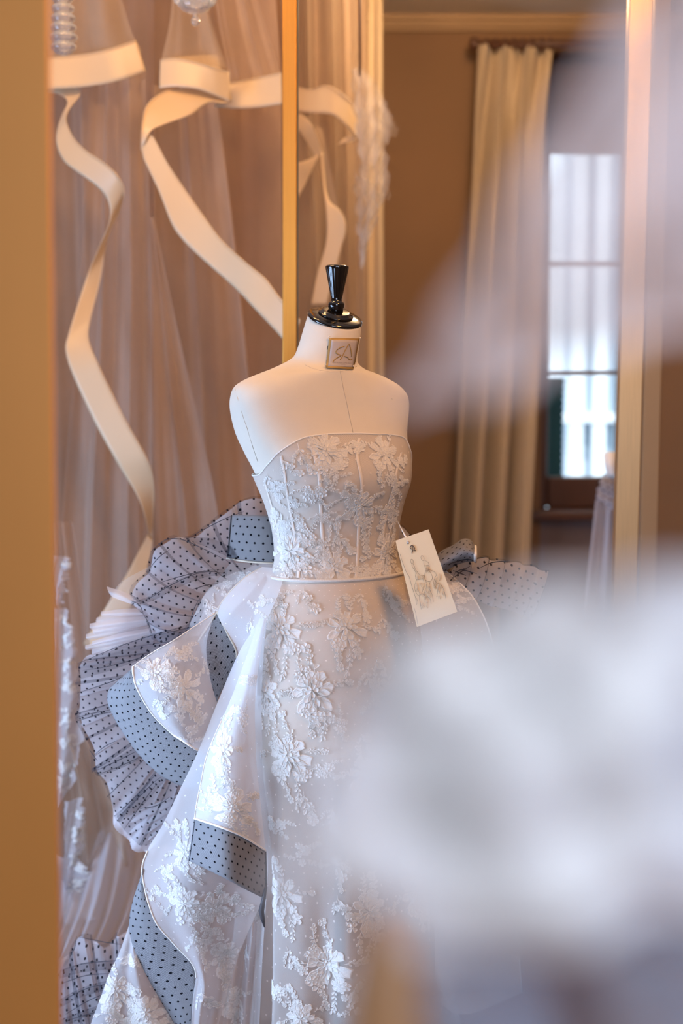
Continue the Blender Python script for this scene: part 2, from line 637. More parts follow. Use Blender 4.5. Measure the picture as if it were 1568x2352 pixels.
bmbox(bm, (XL, YW, 0), (wx0, YW + .3, ZC))
bmbox(bm, (wx1, YW, 0), (XR, YW + .3, ZC))
bmbox(bm, (wx0, YW, wz1), (wx1, YW + .3, ZC))
bm.to_mesh(wl)
bm.free()
link('wall_far', wl, M['wall'], smooth=False)['kind'] = 'structure'
box('trim_1', (wx0, YW + .02, 0), (wx1, YW + .28, wz0 - .03), M['sill_wall'])['kind'] = 'structure'
# crown moulding in three steps along the far wall
bm = bmesh.new()
bmbox(bm, (XL, YW - .05, ZC - .025), (XR, YW, ZC))
bmbox(bm, (XL, YW - .035, pz(66, YW)), (XR, YW, ZC - .02))
bmbox(bm, (XL, YW - .02, pz(74, YW)), (XR, YW, pz(64, YW)))
me = bpy.data.meshes.new('trim_2')
bm.to_mesh(me)
bm.free()
bevel(tag(link('trim_2', me, M['mould'], smooth=False), kind='structure'), .006, 3)
# partition behind the clothes rack
xs = pxx(668, 400, 4.75)
box('wall_rack', (XL, 4.75, 0), (xs, 4.85, ZC), M['wall_low'])['kind'] = 'structure'

# window
win = tag(empty('window_1', (wx0, YW + .12, wz0)), kind='structure')
YF = YW + .12
gx0, gx1 = pxx(1262, 700, YF), pxx(1421, 700, YF)
gz = [pz(y, YF) for y in (1096, 860, 850, 610, 600, 352)]
box('frame_stile', (wx0, YF, wz0), (gx0, YF + .06, wz1), M['wood'], win, .008)
box('frame_stile', (gx1, YF, wz0), (gx1 + .07, YF + .06, wz1), M['wood'], win, .008)
box('frame_rail', (gx0, YF, wz0), (gx1, YF + .06, gz[0]), M['wood'], win, .008)
box('frame_rail', (gx0, YF, gz[5]), (gx1, YF + .06, wz1), M['wood'], win, .008)
box('glazing_bar', (gx0, YF + .01, gz[1]), (gx1, YF + .05, gz[2]), M['wood'], win, .004)
box('glazing_bar', (gx0, YF + .01, gz[3]), (gx1, YF + .05, gz[4]), M['wood'], win, .004)
for a, b in ((0, 1), (2, 3), (4, 5)):
    box('pane', (gx0, YF + .028, gz[a]), (gx1, YF + .032, gz[b]), M['glass'], win)
box('casement_panel', (gx1 + .07, YF, wz0), (wx1, YF + .05, wz1), M['wood'], win, .008)
box('window_sill', (wx0 - .05, YW - .06, wz0 - .035), (wx1, YF + .02, wz0), M['wood'], win, .008)

# building across the street
bd = tag(empty('building', (1.2, 11, 0)), 'overexposed white building with tall pilasters seen through the window', 'building')
box('facade_wall', (-2, 11, -2), (6, 11.3, 6.5), M['facade'], bd)
for i in range(6):
    x = pxx(1305 + i * 52, 950, 10.9)
    box('pilaster', (x, 10.82, -2), (x + .10, 11, 6), M['facade'], bd, .01)
z0, z1 = pz(1040, 11), pz(985, 11)
for i in range(5):
    x = pxx(1308 + i * 62, 1000, 10.97)
    box('facade_window', (x, 10.96, z0), (x + .13, 11.02, z1), M['facade_win'], bd)
zc = pz(968, 10.9)
box('string_course', (-2, 10.8, zc), (6, 11, zc + .06), M['facade'], bd)
x0, x1 = pxx(1240, 1000, 5.93), pxx(1293, 1000, 5.93)
z0, z1 = pz(1130, 5.93), pz(866, 5.93)
sho = box('shutter', (x0 - .02, 5.95, z0), (x1, 5.965, z1), M['shutter'], win)
sho['label'] = 'teal louvred shutter'
for i in range(16):
    z = z0 + (z1 - z0) * i / 16
    box('slat', (x0, 5.92, z), (x1, 5.952, z + (z1 - z0) / 16 * .7), M['shutter'], sho)

# ------------------------------------------------------------------ curtain on its rod
def curtain_fold(n, amp, ph=0.):
    def d(u, v):
        a = amp * (1 + .3 * np.sin(3 * v + 5 * u))
        y = np.sin(2 * np.pi * (n * u + .25 * np.sin(2.2 * v + ph)) + ph) + .35 * np.sin(2 * np.pi * 2.1 * n * u + 2 + v)
        pin = np.exp(-v * 12)
        y = y * (1 - pin) + pin * (.45 * np.sin(2 * np.pi * 6.5 * u) + .25 * np.sin(2 * np.pi * 11 * u + 1))
        return np.stack([.25 * amp * np.cos(2 * np.pi * n * u + ph), -a * y, 0 * u], -1)
    return d


cu = tag(empty('window_curtain', tuple(P(1120, 1500, 5.42) * [1, 1, 0])), 'heavy cream pleated curtain hanging beside the wooden window', 'curtain')
cs = edges_patch([(1086, 108, 5.42), (1078, 260, 5.42), (1064, 560, 5.42), (1044, 900, 5.42), (1026, 1250, 5.42), (1000, 1800, 5.42), (985, 2070, 5.42)],
                 [(1262, 114, 5.42), (1247, 190, 5.42), (1240, 480, 5.42), (1226, 900, 5.42), (1208, 1250, 5.42), (1190, 1800, 5.42), (1180, 2070, 5.42)],
                 n=12, cols=5, disp=curtain_fold(3.2, .075))
solidify(cs.mesh('drape', 130, 90, M['curtain'], cu), .004)
rd = tag(empty('curtain_rod', tuple(P(1270, 100, 5.42))), 'dark wooden curtain rod with rings above the cream curtain', 'curtain rod')
zr = float(P(1270, 101, 5.42)[2])
xa, xb = pxx(1104, 100, 5.42), pxx(1500, 100, 5.42)
tube('rod', [(xa, 5.42, zr), (xb, 5.42, zr)], .016, M['wood'], rd, 14)
lathe('finial', [(.001, 0), (.02, .004), (.026, .02), (.02, .036), (.012, .04), (.012, .05)], M['wood'], rd, 20, (xa - .045, 5.42, zr), (1, 0, 0))
for i in range(8):
    x = xa + .02 + i * .034
    th = np.linspace(0, 2 * np.pi, 18)
    tube('ring', np.stack([np.full(18, x), 5.42 + .026 * np.cos(th), zr - .006 + .026 * np.sin(th)], -1), .004, M['wood'], rd, 6)
box('bracket', (xa + .01, 5.42, zr - .012), (xa + .035, YW, zr + .012), M['wood'], rd)

# pale drape at the end of the rack
dr = tag(empty('door_drape', tuple(P(855, 900, 5.0) * [1, 1, 0])), 'narrow pale drape hanging against the brown wall, left of it', 'curtain')
ds = edges_patch([(800, -60, 5.0), (800, 500, 5.0), (805, 1200, 5.0), (805, 2240, 5.0)], [(879, -60, 5.0), (881, 500, 5.0), (884, 900, 5.0), (884, 2240, 5.0)],
                 n=8, cols=4, disp=curtain_fold(2.2, .022, 1.0))
solidify(ds.mesh('drape', 60, 60, M['curtain_pale'], dr), .004)

# ------------------------------------------------------------------ brass frames
fr = tag(empty('mirror_frame', tuple(P(1075, 2100, 3.45) * [1, 1, 0])), 'tall slim brushed brass mirror frame standing behind the dress form', 'frame')  # mirror without glass; its reflected room is built as real space behind
Yf = 3.45
zt, zb = 2.62, 0.0


def post(name, l0, l1, r0, r1, Y, depth, mat, par, ya=0, yb=1150, zt=zt):
    """post with left edge at l0 (row ya) and l1 (row yb), right edge r0, r1"""
    a, b = P(l0, ya, Y), P(l1, yb, Y)
    c, d = P(r0, ya, Y), P(r1, yb, Y)
    at = lambda p, q, z: p + (q - p) * (z - p[2]) / (q[2] - p[2])
    return prism(name, at(a, b, zt), at(c, d, zt), at(c, d, zb), at(a, b, zb), depth, mat, par, .002)


post('stile', 648, 648.5, 681, 681.5, Yf, .035, M['brass'], fr)
post('glass_edge', 681.5, 682, 685, 685, Yf + .004, .02, principled('mirror_edge', (.16, .17, .13, 1), .25, amt=0), fr)
post('stile', 1446, 1415, 1500, 1468, Yf, .035, M['brass_pale'], fr)
a, b = P(648, 0, Yf), P(1500, 0, Yf)
box('rail', (a[0], Yf, zt), (b[0] + .01, Yf + .035, zt + .035), M['brass'], fr)
fr2 = tag(empty('reflected_upright', tuple(P(1520, 2000, 3.95) * [1, 1, 0])), 'reflection of the brass frame, built as a thinner upright at far right', 'post')  # the frame's reflection, modelled as a solid post
post('bar', 1504, 1473, 1542, 1511, 3.95, .03, M['brass_second'], fr2, zt=2.8)
fr3 = tag(empty('brass_jamb', tuple(P(60, 2352, 1.62) * [1, 1, 0])), 'wide blurred brass jamb filling the left edge', 'post')
post('jamb_face', -90, -60, 109, 137, 1.62, .015, M['brass_dull'], fr3, 0, 2352, zt=2.4)
# clothes rail (above the frame)
ra = tag(empty('clothes_rail', (-.5, 4.0, 2.62)), 'brass clothes rail carrying the tulle gowns', 'rail')
tube('bar', [(-1.3, 4.0, 2.62), (.24, 4.0, 2.62)], .012, M['brass'], ra, 12)
tube('hanging_rod', [(-1.25, 4.0, 2.62), (-1.25, 4.0, ZC)], .01, M['brass'], ra, 10)
tube('hanging_rod', [(-.1, 4.0, 2.62), (-.1, 4.0, ZC)], .01, M['brass'], ra, 10)

# ------------------------------------------------------------------ tulle gowns on the rack
def hang(name, left, right, mat, par, n, amp, ph=0., nu=150, nv=60, lat=.004, grow=.6):
    s0 = edges_patch(left, right, n=10, cols=6, disp=folds(n, amp, ph, grow, lat))

    def on_floor(u, v):
        p = np.array(s0.ev(u, v))
        p[..., 2] = np.maximum(p[..., 2], .012)
        return p
    s = Surf(on_floor)
    return s.mesh(name, nu, nv, mat, par)


def ribbon(a, b, par, n=16, nm='ribbon', nv=70, seam=True, mid=0.0):
    s = strip(a, b, n, mid)
    o = s.mesh(nm, 8, nv, M['satin'], par)
    solidify(o, .0015)
    if seam:
        vs = np.linspace(0, 1, nv)
        q = s.ev(np.full(nv, .97), vs) + np.array([0, -.002, 0])
        tube('seam', q, .0016, M['satin_seam'], o, 5)
    return s


tg = tag(empty('tulle_gown', tuple(P(230, 2300, 4.0) * [1, 1, 0])), 'beige tulle gown with a cream ribbon spiralling down, nearest the brass jamb', 'gown', 'tulle gowns on the rack')
hang('back_layer', [(60, -80, 4.25), (70, 700, 4.25), (90, 1500, 4.2), (60, 2330, 4.2)], [(350, -80, 4.25), (350, 700, 4.25), (370, 1500, 4.25), (400, 2330, 4.2)], M['tulle_deep'], tg, 2.0, .03)
hang('tulle_layer', [(95, -80, 4.0), (100, 60, 4.0), (105, 160, 4.0)], [(262, -80, 4.0), (300, 60, 4.0), (329, 118, 4.0)], M['tulle_pale'], tg, 1.6, .012, grow=0)
hang('tulle_layer', [(90, 150, 4.12), (105, 700, 4.12), (120, 1300, 4.1), (110, 2330, 4.06)], [(330, 150, 4.12), (350, 700, 4.12), (370, 1300, 4.1), (400, 2330, 4.06)], M['tulle'], tg, 2.6, .025, 1.1)
hang('tulle_layer', [(210, 180, 4.03), (180, 760, 4.03), (140, 1300, 4.03), (110, 2330, 4.0)], [(330, 180, 4.03), (345, 700, 4.03), (350, 1300, 4.03), (380, 2330, 4.0)], M['tulle'], tg, 2.7, .02, 2.0)
ribbon([(100, 205, 3.98), (185, 200, 3.98), (270, 186, 3.97), (334, 163, 3.99)], [(100, 132, 3.99), (190, 124, 3.99), (250, 112, 3.98), (312, 92, 3.99)], tg, 10, 'hem_ribbon', 40)
ribbon([(104, 212, 4.02), (123, 212, 4.02), (155, 230, 4.0), (136, 280, 3.96), (129, 327, 3.93), (149, 373, 3.9), (195, 407, 3.88), (241, 448, 3.88), (253, 500, 3.9), (230, 562, 3.93), (201, 631, 3.95), (178, 700, 3.93), (158, 765, 3.9), (150, 800, 3.88), (158, 835, 3.87), (177, 884, 3.86), (224, 982, 3.85), (272, 1067, 3.85), (313, 1135, 3.87), (333, 1186, 3.9), (340, 1226, 3.94), (344, 1238, 3.96)],
       [(110, 201, 4.02), (186, 203, 4.02), (178, 225, 3.99), (152, 262, 3.95), (160, 300, 3.92), (189, 339, 3.88), (247, 379, 3.86), (281, 419, 3.86), (285, 445, 3.89), (270, 494, 3.93), (247, 545, 3.96), (231, 640, 3.97), (210, 725, 3.94), (203, 765, 3.91), (206, 790, 3.89), (221, 826, 3.86), (245, 877, 3.85), (289, 965, 3.84), (333, 1043, 3.84), (350, 1084, 3.86), (354, 1142, 3.9), (348, 1240, 3.96)], tg, 40, 'ribbon', 140)
ribbon([(340, 1226, 3.95), (314, 1275, 3.94), (289, 1322, 3.94), (235, 1407, 3.94), (190, 1480, 3.94)], [(350, 1240, 3.95), (342, 1290, 3.94), (325, 1345, 3.93), (285, 1425, 3.93), (250, 1500, 3.93)], tg, 10, 'ribbon_tail', 40)

tg2 = tag(empty('tulle_gown', tuple(P(520, 2300, 4.0) * [1, 1, 0])), 'layered brown tulle gown whose ribbon falls diagonally to the brass frame', 'gown', 'tulle gowns on the rack')
hang('back_layer', [(340, -80, 4.3), (345, 700, 4.3), (365, 1500, 4.3), (395, 2330, 4.3)], [(630, -80, 4.3), (648, 250, 4.3), (655, 1500, 4.3), (665, 2330, 4.3)], M['tulle_deep'], tg2, 2.2, .03, .6)
hang('tulle_layer', [(395, -80, 3.98), (388, 40, 3.98), (368, 138, 3.98)], [(455, -80, 3.98), (490, 60, 3.98), (524, 160, 3.98)], M['tulle_pale'], tg2, 1.3, .010, grow=0)
hang('tulle_layer', [(480, -80, 4.06), (500, 60, 4.06), (526, 190, 4.06)], [(570, -80, 4.06), (610, 60, 4.06), (646, 172, 4.06)], M['tulle'], tg2, 1.8, .012, grow=0)
hang('tulle_layer', [(350, 200, 4.1), (352, 700, 4.1), (365, 1300, 4.1), (400, 2330, 4.1)], [(500, 200, 4.1), (560, 700, 4.1), (610, 1300, 4.1), (650, 2330, 4.1)], M['tulle'], tg2, 2.3, .025, .4)
hang('tulle_layer', [(347, 500, 3.98), (350, 900, 3.98), (362, 1300, 3.98), (400, 2330, 3.98)], [(352, 500, 3.98), (420, 800, 3.98), (520, 1300, 3.98), (600, 2330, 3.98)], M['tulle'], tg2, 2.1, .015, 1.4)
ribbon([(366, 203, 3.97), (400, 199, 3.95), (450, 204, 3.94), (490, 218, 3.95), (529, 235, 3.97)], [(368, 137, 3.98), (400, 133, 3.96), (450, 143, 3.95), (490, 155, 3.95), (526, 164, 3.97)], tg2, 10, 'hem_ribbon', 40)
ribbon([(400, 132, 4.0), (440, 128, 4.0), (498, 126, 4.01)], [(400, 160, 4.0), (450, 165, 4.0), (510, 165, 4.01)], tg2, 6, 'ribbon_lining', 16, False)
ribbon([(490, 246, 4.03), (540, 249, 4.03), (590, 247, 4.02), (648, 239, 4.0)], [(520, 190, 4.04), (545, 187, 4.03), (590, 178, 4.03), (646, 166, 4.0)], tg2, 8, 'hem_ribbon', 30)
ribbon([(528, 205, 3.99), (529, 237, 3.97), (480, 234, 3.95), (440, 262, 3.92), (395, 279, 3.9), (347, 300, 3.88), (332, 330, 3.88), (326, 345, 3.9)],
       [(470, 200, 3.99), (430, 204, 3.99), (385, 208, 3.97), (350, 227, 3.94), (333, 250, 3.91), (327, 280, 3.89), (325, 310, 3.88), (324, 345, 3.9)], tg2, 12, 'ribbon_curl', 60)
ribbon([(324, 338, 3.9), (330, 365, 3.88), (365, 440, 3.86), (397, 520, 3.85), (428, 560, 3.84), (470, 600, 3.82), (540, 662, 3.78), (590, 715, 3.74), (640, 768, 3.7), (670, 805, 3.68)],
       [(330, 300, 3.9), (352, 315, 3.88), (385, 375, 3.86), (425, 435, 3.85), (465, 492, 3.83), (510, 552, 3.8), (570, 607, 3.76), (610, 640, 3.73), (640, 680, 3.7), (690, 735, 3.67)], tg2, 24, 'ribbon', 90)

# gown seen past the frame's left stile
tg3 = tag(empty('tulle_gown', tuple(P(750, 2300, 4.35) * [1, 1, 0])), 'pale tulle gown with wide yellowish ribbon bows, right of the left brass stile', 'gown', 'tulle gowns on the rack')
hang('back_layer', [(640, -80, 4.6), (650, 700, 4.6), (640, 2300, 4.6)], [(838, -80, 4.6), (842, 700, 4.6), (850, 2300, 4.6)], M['tulle_deep'], tg3, 3, .03, .2)
hang('tulle_layer', [(650, -80, 4.45), (655, 700, 4.45), (650, 2300, 4.45)], [(818, -80, 4.45), (830, 300, 4.45), (840, 800, 4.45), (850, 2300, 4.45)], M['tulle_pale'], tg3, 3.3, .03, .8)
hang('tulle_layer', [(670, 240, 4.38), (672, 700, 4.38), (660, 2300, 4.38)], [(740, 300, 4.38), (790, 700, 4.38), (840, 2300, 4.38)], M['tulle_pale'], tg3, 1.7, .02, 2.8)
ribbon([(670, 254, 4.33), (715, 259, 4.31), (764, 264, 4.3), (795, 290, 4.32), (817, 318, 4.36)], [(670, 197, 4.34), (715, 205, 4.32), (752, 196, 4.31), (800, 226, 4.32), (826, 268, 4.36)], tg3, 12, 'hem_ribbon', 40)
ribbon([(775, 332, 4.4), (800, 326, 4.39), (817, 321, 4.37)], [(790, 318, 4.4), (805, 312, 4.39), (815, 316, 4.37)], tg3, 6, 'ribbon_lining', 12, False)
ribbon([(660, 270, 4.34), (690, 305, 4.33), (715, 345, 4.35), (722, 370, 4.36), (700, 425, 4.34), (670, 480, 4.33)], [(690, 262, 4.33), (715, 285, 4.32), (735, 335, 4.35), (735, 352, 4.36), (690, 372, 4.34), (660, 372, 4.33)], tg3, 14, 'ribbon_bow', 40, False)
ribbon([(735, 340, 4.36), (742, 420, 4.34), (750, 500, 4.33), (748, 560, 4.33), (728, 630, 4.33), (715, 700, 4.33)], [(742, 352, 4.36), (752, 452, 4.34), (782, 485, 4.33), (796, 520, 4.33), (786, 562, 4.33), (750, 700, 4.33)], tg3, 14, 'ribbon', 50, False)

# wispy veil over it
ve = tag(empty('wispy_veil', tuple(P(850, 300, 4.3))), 'ragged wispy tulle veil with pointed tips beside the pale drape', 'veil')


def wisp(u, v):
    return np.stack([.006 * np.sin(30 * v + 9 * u), -.012 * np.sin(14 * u + 9 * v), .008 * np.sin(40 * u) * v], -1)


for k, (l, r) in enumerate([
    ([(806, 160, 4.3), (812, 260, 4.3), (822, 330, 4.3), (835, 400, 4.3)], [(832, 160, 4.28), (868, 200, 4.26), (893, 262, 4.25), (914, 300, 4.25)]),
    ([(815, 250, 4.32), (822, 350, 4.32), (835, 430, 4.32), (842, 500, 4.32)], [(858, 250, 4.3), (885, 310, 4.28), (890, 380, 4.27), (896, 452, 4.27)]),
    ([(812, 400, 4.3), (815, 470, 4.3), (822, 540, 4.3), (830, 620, 4.3)], [(860, 420, 4.3), (868, 470, 4.3), (862, 510, 4.3), (838, 560, 4.3)])]):
    l, r = [(a, b, c - .14) for a, b, c in l], [(a, b, c - .14) for a, b, c in r]
    s = edges_patch(l, r, n=8, cols=5, disp=wisp)
    s.mesh('veil_layer', 40, 40, M['tulle_wisp'], ve)
    s2 = edges_patch([(a + 4, b + 8, c + .03) for a, b, c in l], [(a - 8, b - 14, c + .03) for a, b, c in r], n=8, cols=5, disp=wisp)
    s2.mesh('veil_layer', 40, 40, M['tulle_wisp'], ve)

tube('hanging_wire', [P(826, 175, 4.14), P(826, 40, 4.12), (P(826, 0, 4.1)[0], 4.0, 2.62)], .0035, M['wood'], ve, 6)

# ------------------------------------------------------------------ lace motifs
class Motif:
    """2-D lace work in metres: verts (x, y, h)"""

    def __init__(self):
        self.v, self.f = [], []

    def shape(self, out, cen, h=.0008, rim=.0011, inset=.24):
        """closed outline: flat edge, raised cord, sunken inside"""
        out = np.asarray(out, float)
        cen = np.asarray(cen, float)
        n = len(out)
        o = len(self.v)
        for s, hh in ((1, 0), (1 - inset * .5, h + rim), (1 - inset, h)):
            for p in out:
                q = cen + (p - cen) * s
                self.v.append((q[0], q[1], hh))
        self.v.append((cen[0], cen[1], h * .7))
        for r in range(2):
            for i in range(n):
                j = (i + 1) % n
                self.f.append((o + r * n + i, o + r * n + j, o + (r + 1) * n + j, o + (r + 1) * n + i))
        for i in range(n):
            self.f.append((o + 2 * n + i, o + 2 * n + (i + 1) % n, o + 3 * n))

    def petal(self, x, y, a, L, W, lobes=0, n=11, h=.0008):
        t = np.linspace(0, 2 * np.pi, n, endpoint=False)
        r = 1 + (.10 * np.cos(lobes * t) if lobes else 0)
        px = L * (.5 - .5 * np.cos(t)) * r
        py = W * .5 * np.sin(t) * (1 + .45 * -np.cos(t)) * r
        ca, sa = math.cos(a), math.sin(a)
        self.shape(np.stack([x + px * ca - py * sa, y + px * sa + py * ca], -1), (x + L * .55 * ca, y + L * .55 * sa), h)

    def ring(self, x, y, r, wd=.0009, n=9):
        o = len(self.v)
        for rr, hh in ((r + wd, 0), (r, .0018), (r - wd, .0004)):
            for i in range(n):
                a = 2 * math.pi * i / n
                self.v.append((x + rr * math.cos(a), y + rr * math.sin(a), hh))
        for k in range(2):
            for i in range(n):
                j = (i + 1) % n
                self.f.append((o + k * n + i, o + k * n + j, o + (k + 1) * n + j, o + (k + 1) * n + i))

    def cord(self, pts, wd=.0008, h=.0011):
        p = np.asarray(pts, float)
        t = np.gradient(p, axis=0)
        t /= np.linalg.norm(t, axis=1, keepdims=True) + 1e-9
        nrm = np.stack([-t[:, 1], t[:, 0]], -1)
        o = len(self.v)
        for i in range(len(p)):
            for s, hh in ((-1, 0), (0, h), (1, 0)):
                q = p[i] + nrm[i] * s * wd
                self.v.append((q[0], q[1], hh))
        for i in range(len(p) - 1):
            for k in range(2):
                a = o + i * 3 + k
                self.f.append((a, a + 1, a + 4, a + 3))

    def blossom(self, x, y, r, n=5, a0=0.):
        for i in range(n):
            a = a0 + 2 * math.pi * i / n
            self.petal(x + .12 * r * math.cos(a), y + .12 * r * math.sin(a), a, r, r * .85, n=8)
        self.ring(x, y, r * .2, r * .1, 7)

    def flower(self, x, y, r, rg):
        for n, q0, l0, l1, w0, hh in ((8, .36, .56, .80, .50, .0006), (7, .15, .42, .60, .36, .0022), (5, .03, .26, .40, .24, .0036)):
            off = rg.uniform(0, 6)
            for i in range(n):
                a = off + 2 * math.pi * (i + rg.uniform(-.25, .25)) / n
                st = 1.25 if math.sin(a) < -.2 else 1.0
                L, W = r * rg.uniform(l0, l1) * st, r * w0 * rg.uniform(.8, 1.15)
                cx, cy = x + q0 * r * math.cos(a), y + q0 * r * math.sin(a)
                self.petal(cx, cy, a, L, W, lobes=rg.choice([4, 5, 6]), n=15, h=hh)
                if q0 > .1:
                    for s_ in (-.22, .2):
                        p0 = (cx + .15 * L * math.cos(a), cy + .15 * L * math.sin(a))
                        p1 = (cx + .5 * L * math.cos(a + s_ * .8), cy + .5 * L * math.sin(a + s_ * .8))
                        p2 = (cx + .85 * L * math.cos(a + s_ * 1.5), cy + .85 * L * math.sin(a + s_ * 1.5))
                        self.cord([p0, p1, p2], .0005, hh + .0018)
        for i in range(8):
            a = rg.uniform(.3, 2.8)
            q = r * rg.uniform(.15, .6)
            self.ring(x + q * math.cos(a), y + q * math.sin(a), r * .05, r * .028)

    def spray(self, x, y, a, L, rg, side=1, blos=True):
        t = np.linspace(0, 1, 12)
        bend = rg.uniform(.5, 1.1) * side
        ang = a + bend * t
        st = L / 11
        px = x + np.r_[0, np.cumsum(np.cos(ang[:-1]) * st)]
        py = y + np.r_[0, np.cumsum(np.sin(ang[:-1]) * st)]
        self.cord(np.stack([px, py], -1))
        for i in range(2, 11, 2):
            for s in (-1, 1):
                if rg.random() < .8:
                    self.petal(px[i], py[i], ang[i] + s * rg.uniform(.5, 1.0), L * rg.uniform(.16, .26), L * .10, n=8)
        if blos:
            self.blossom(px[-1], py[-1], L * rg.uniform(.15, .2), 5, rg.uniform(0, 6))
            self.blossom(px[6] + L * .12 * math.cos(ang[6] + 1.4 * side), py[6] + L * .12 * math.sin(ang[6] + 1.4 * side), L * .12, 5, rg.uniform(0, 6))
        else:
            self.petal(px[-1], py[-1], ang[-1], L * .25, L * .12, n=8)


def motif_bouquet(seed, r=.046):
    rg = random.Random(seed)
    m = Motif()
    m.flower(0, 0, r, rg)
    m.spray(.25 * r, .8 * r, 1.5, r * 1.5, rg, 1)
    m.spray(-.35 * r, .8 * r, 2.1, r * 1.2, rg, -1, False)
    m.spray(-.9 * r, .1 * r, 2.9, r * 1.0, rg, 1)
    m.spray(.9 * r, .1 * r, .3, r * 1.0, rg, -1)
    m.spray(-.3 * r, -1.1 * r, -1.9, r * 1.1, rg, 1)
    m.spray(.25 * r, -1.2 * r, -1.3, r * 1.2, rg, -1, False)
    for i in range(6):
        a = rg.uniform(-2.6, -.5)
        q = r * rg.uniform(1.0, 1.7)
        m.blossom(q * math.cos(a) * .75, q * math.sin(a), r * rg.uniform(.2, .32), rg.choice([4, 5, 6]), rg.uniform(0, 6))
    for i in range(3):
        a = rg.uniform(.4, 2.8)
        q = r * rg.uniform(1.0, 1.25)
        m.blossom(q * math.cos(a) * .8, q * math.sin(a), r * rg.uniform(.16, .24), 5, rg.uniform(0, 6))
    return m


def motif_cluster(seed, r=.034):
    rg = random.Random(seed)
    m = Motif()
    for i in range(7):
        a, q = rg.uniform(0, 6.3), r * math.sqrt(rg.random()) * 1.0
        m.blossom(q * math.cos(a), q * math.sin(a), r * rg.uniform(.28, .42), 5, rg.uniform(0, 6))
    for i in range(3):
        a = 2.1 * i + rg.uniform(0, 1)
        m.spray(.5 * r * math.cos(a), .5 * r * math.sin(a), a, r * 1.4, rg, rg.choice([-1, 1]), rg.random() < .6)
    return m


def motif_spray(seed, r=.034):
    rg = random.Random(seed)
    m = Motif()
    m.spray(0, r, -1.7, r * 2.6, rg, 1)
    m.spray(0, .2 * r, -.9, r * 1.5, rg, -1)
    m.spray(0, .6 * r, -2.6, r * 1.3, rg, 1, False)
    return m


LIB = {'b': [motif_bouquet(s) for s in (3, 14, 27, 39)], 'c': [motif_cluster(s) for s in (5, 8, 13)], 's': [motif_spray(s) for s in (2, 11, 31)]}
BOD = 1.0
NM = {'b': 'lace_bouquet', 'c': 'lace_blossoms', 's': 'lace_spray'}


def place(surf, kind, px, py, size, rot, par, i=0, mat=None, lift=.0012, flip=1):
    """sew a motif onto a surface at the pixel (px, py); size scales it, rot turns it"""
    size *= .74
    m = LIB[kind][i % len(LIB[kind])]
    u0, v0 = surf.find(px, py)
    du, dv, n = surf.frame(u0, v0)
    if n[1] > 0:
        n = -n
        sgn = -1
    else:
        sgn = 1
    up = np.array([0, 0, 1.]) - n * n[2]
    up /= np.linalg.norm(up)
    rt = np.cross(up, n)
    rt = rt if rt[0] > 0 else -rt
    a = np.array(m.v)
    ca, sa = math.cos(rot), math.sin(rot)
    x = flip * (a[:, 0] * ca - a[:, 1] * sa) * size
    y = (a[:, 0] * sa + a[:, 1] * ca) * size
    # solve the tangent vector in (du, dv)
    A = np.stack([du, dv], 1)
    inv = np.linalg.pinv(A)
    d = x[:, None] * rt + y[:, None] * up
    uvd = d @ inv.T
    U, V = u0 + uvd[:, 0], v0 + uvd[:, 1]
    ok = (V > .003) & (V < .997)
    if not surf.closed:
        ok &= (U > .003) & (U < .997)
    p = surf.ev(U, V)
    _, _, nn = surf.frame(np.clip(U, .003, .997) if not surf.closed else U, np.clip(V, .003, .997))
    p = p + nn * (sgn * (lift + a[:, 2:3] * min(size, 1.2)))
    fs = [f for f in m.f if all(ok[j] for j in f)]
    if not fs:
        return None
    used = sorted({j for f in fs for j in f})
    mp = {j: k for k, j in enumerate(used)}
    return mesh_np(NM[kind], p[used], [tuple(mp[j] for j in f) for f in fs], mat or M['lace'], par)


# ------------------------------------------------------------------ the dress form
YC = 2.95
YAW = math.radians(28)
FWD = np.array([math.sin(YAW), -math.cos(YAW), 0])
RGT = np.array([math.cos(YAW), math.sin(YAW), 0])
#         py    L    R   depth front, back  n   tilt
FORM = [(733, 709, 829, 1.0, 1.0, 2.0, 24),
        (752, 702, 828, 1.0, 1.0, 2.0, 23),
        (780, 693, 825, 1.0, 1.0, 2.0, 20),
        (806, 684, 822, 1.0, 1.0, 2.0, 15),
        (828, 671, 822, 1.0, 1.0, 2.0, 9),
        (845, 635, 838, .86, .9, 2.0, 4),
        (858, 597, 866, .66, .74, 2.1, 0),
        (872, 565, 897, .54, .62, 2.3, 0),
        (888, 542, 922, .48, .55, 2.5, 0),
        (910, 533, 939, .46, .52, 2.7, 0),
        (940, 532, 942, .48, .52, 2.7, 0),
        (990, 543, 937, .58, .56, 2.5, 0),
        (1035, 563, 938, .70, .58, 2.3, 0),
        (1075, 584, 939, .80, .60, 2.15, 0),
        (1110, 599, 936, .82, .62, 2.1, 0),
        (1155, 617, 922, .78, .64, 2.05, 0),
        (1208, 632, 911, .72, .66, 2.0, 0),
        (1255, 638, 908, .70, .68, 2.0, 0),
        (1290, 637, 911, .70, .70, 2.0, 0),
        (1326, 622, 924, .72, .74, 2.0, 0),
        (1370, 602, 945, .74, .78, 2.0, 0),
        (1440, 586, 970, .76, .84, 2.0, 0),
        (1530, 578, 988, .74, .86, 2.0, 0),
        (1626, 578, 994, .72, .84, 2.0, 0),
        (1700, 585, 988, .70, .80, 2.0, 0),
        (1735, 596, 978, .68, .76, 2.0, 0),
        (1762, 622, 952, .66, .72, 2.0, 0),
        (1780, 680, 892, .62, .66, 2.0, 0)]
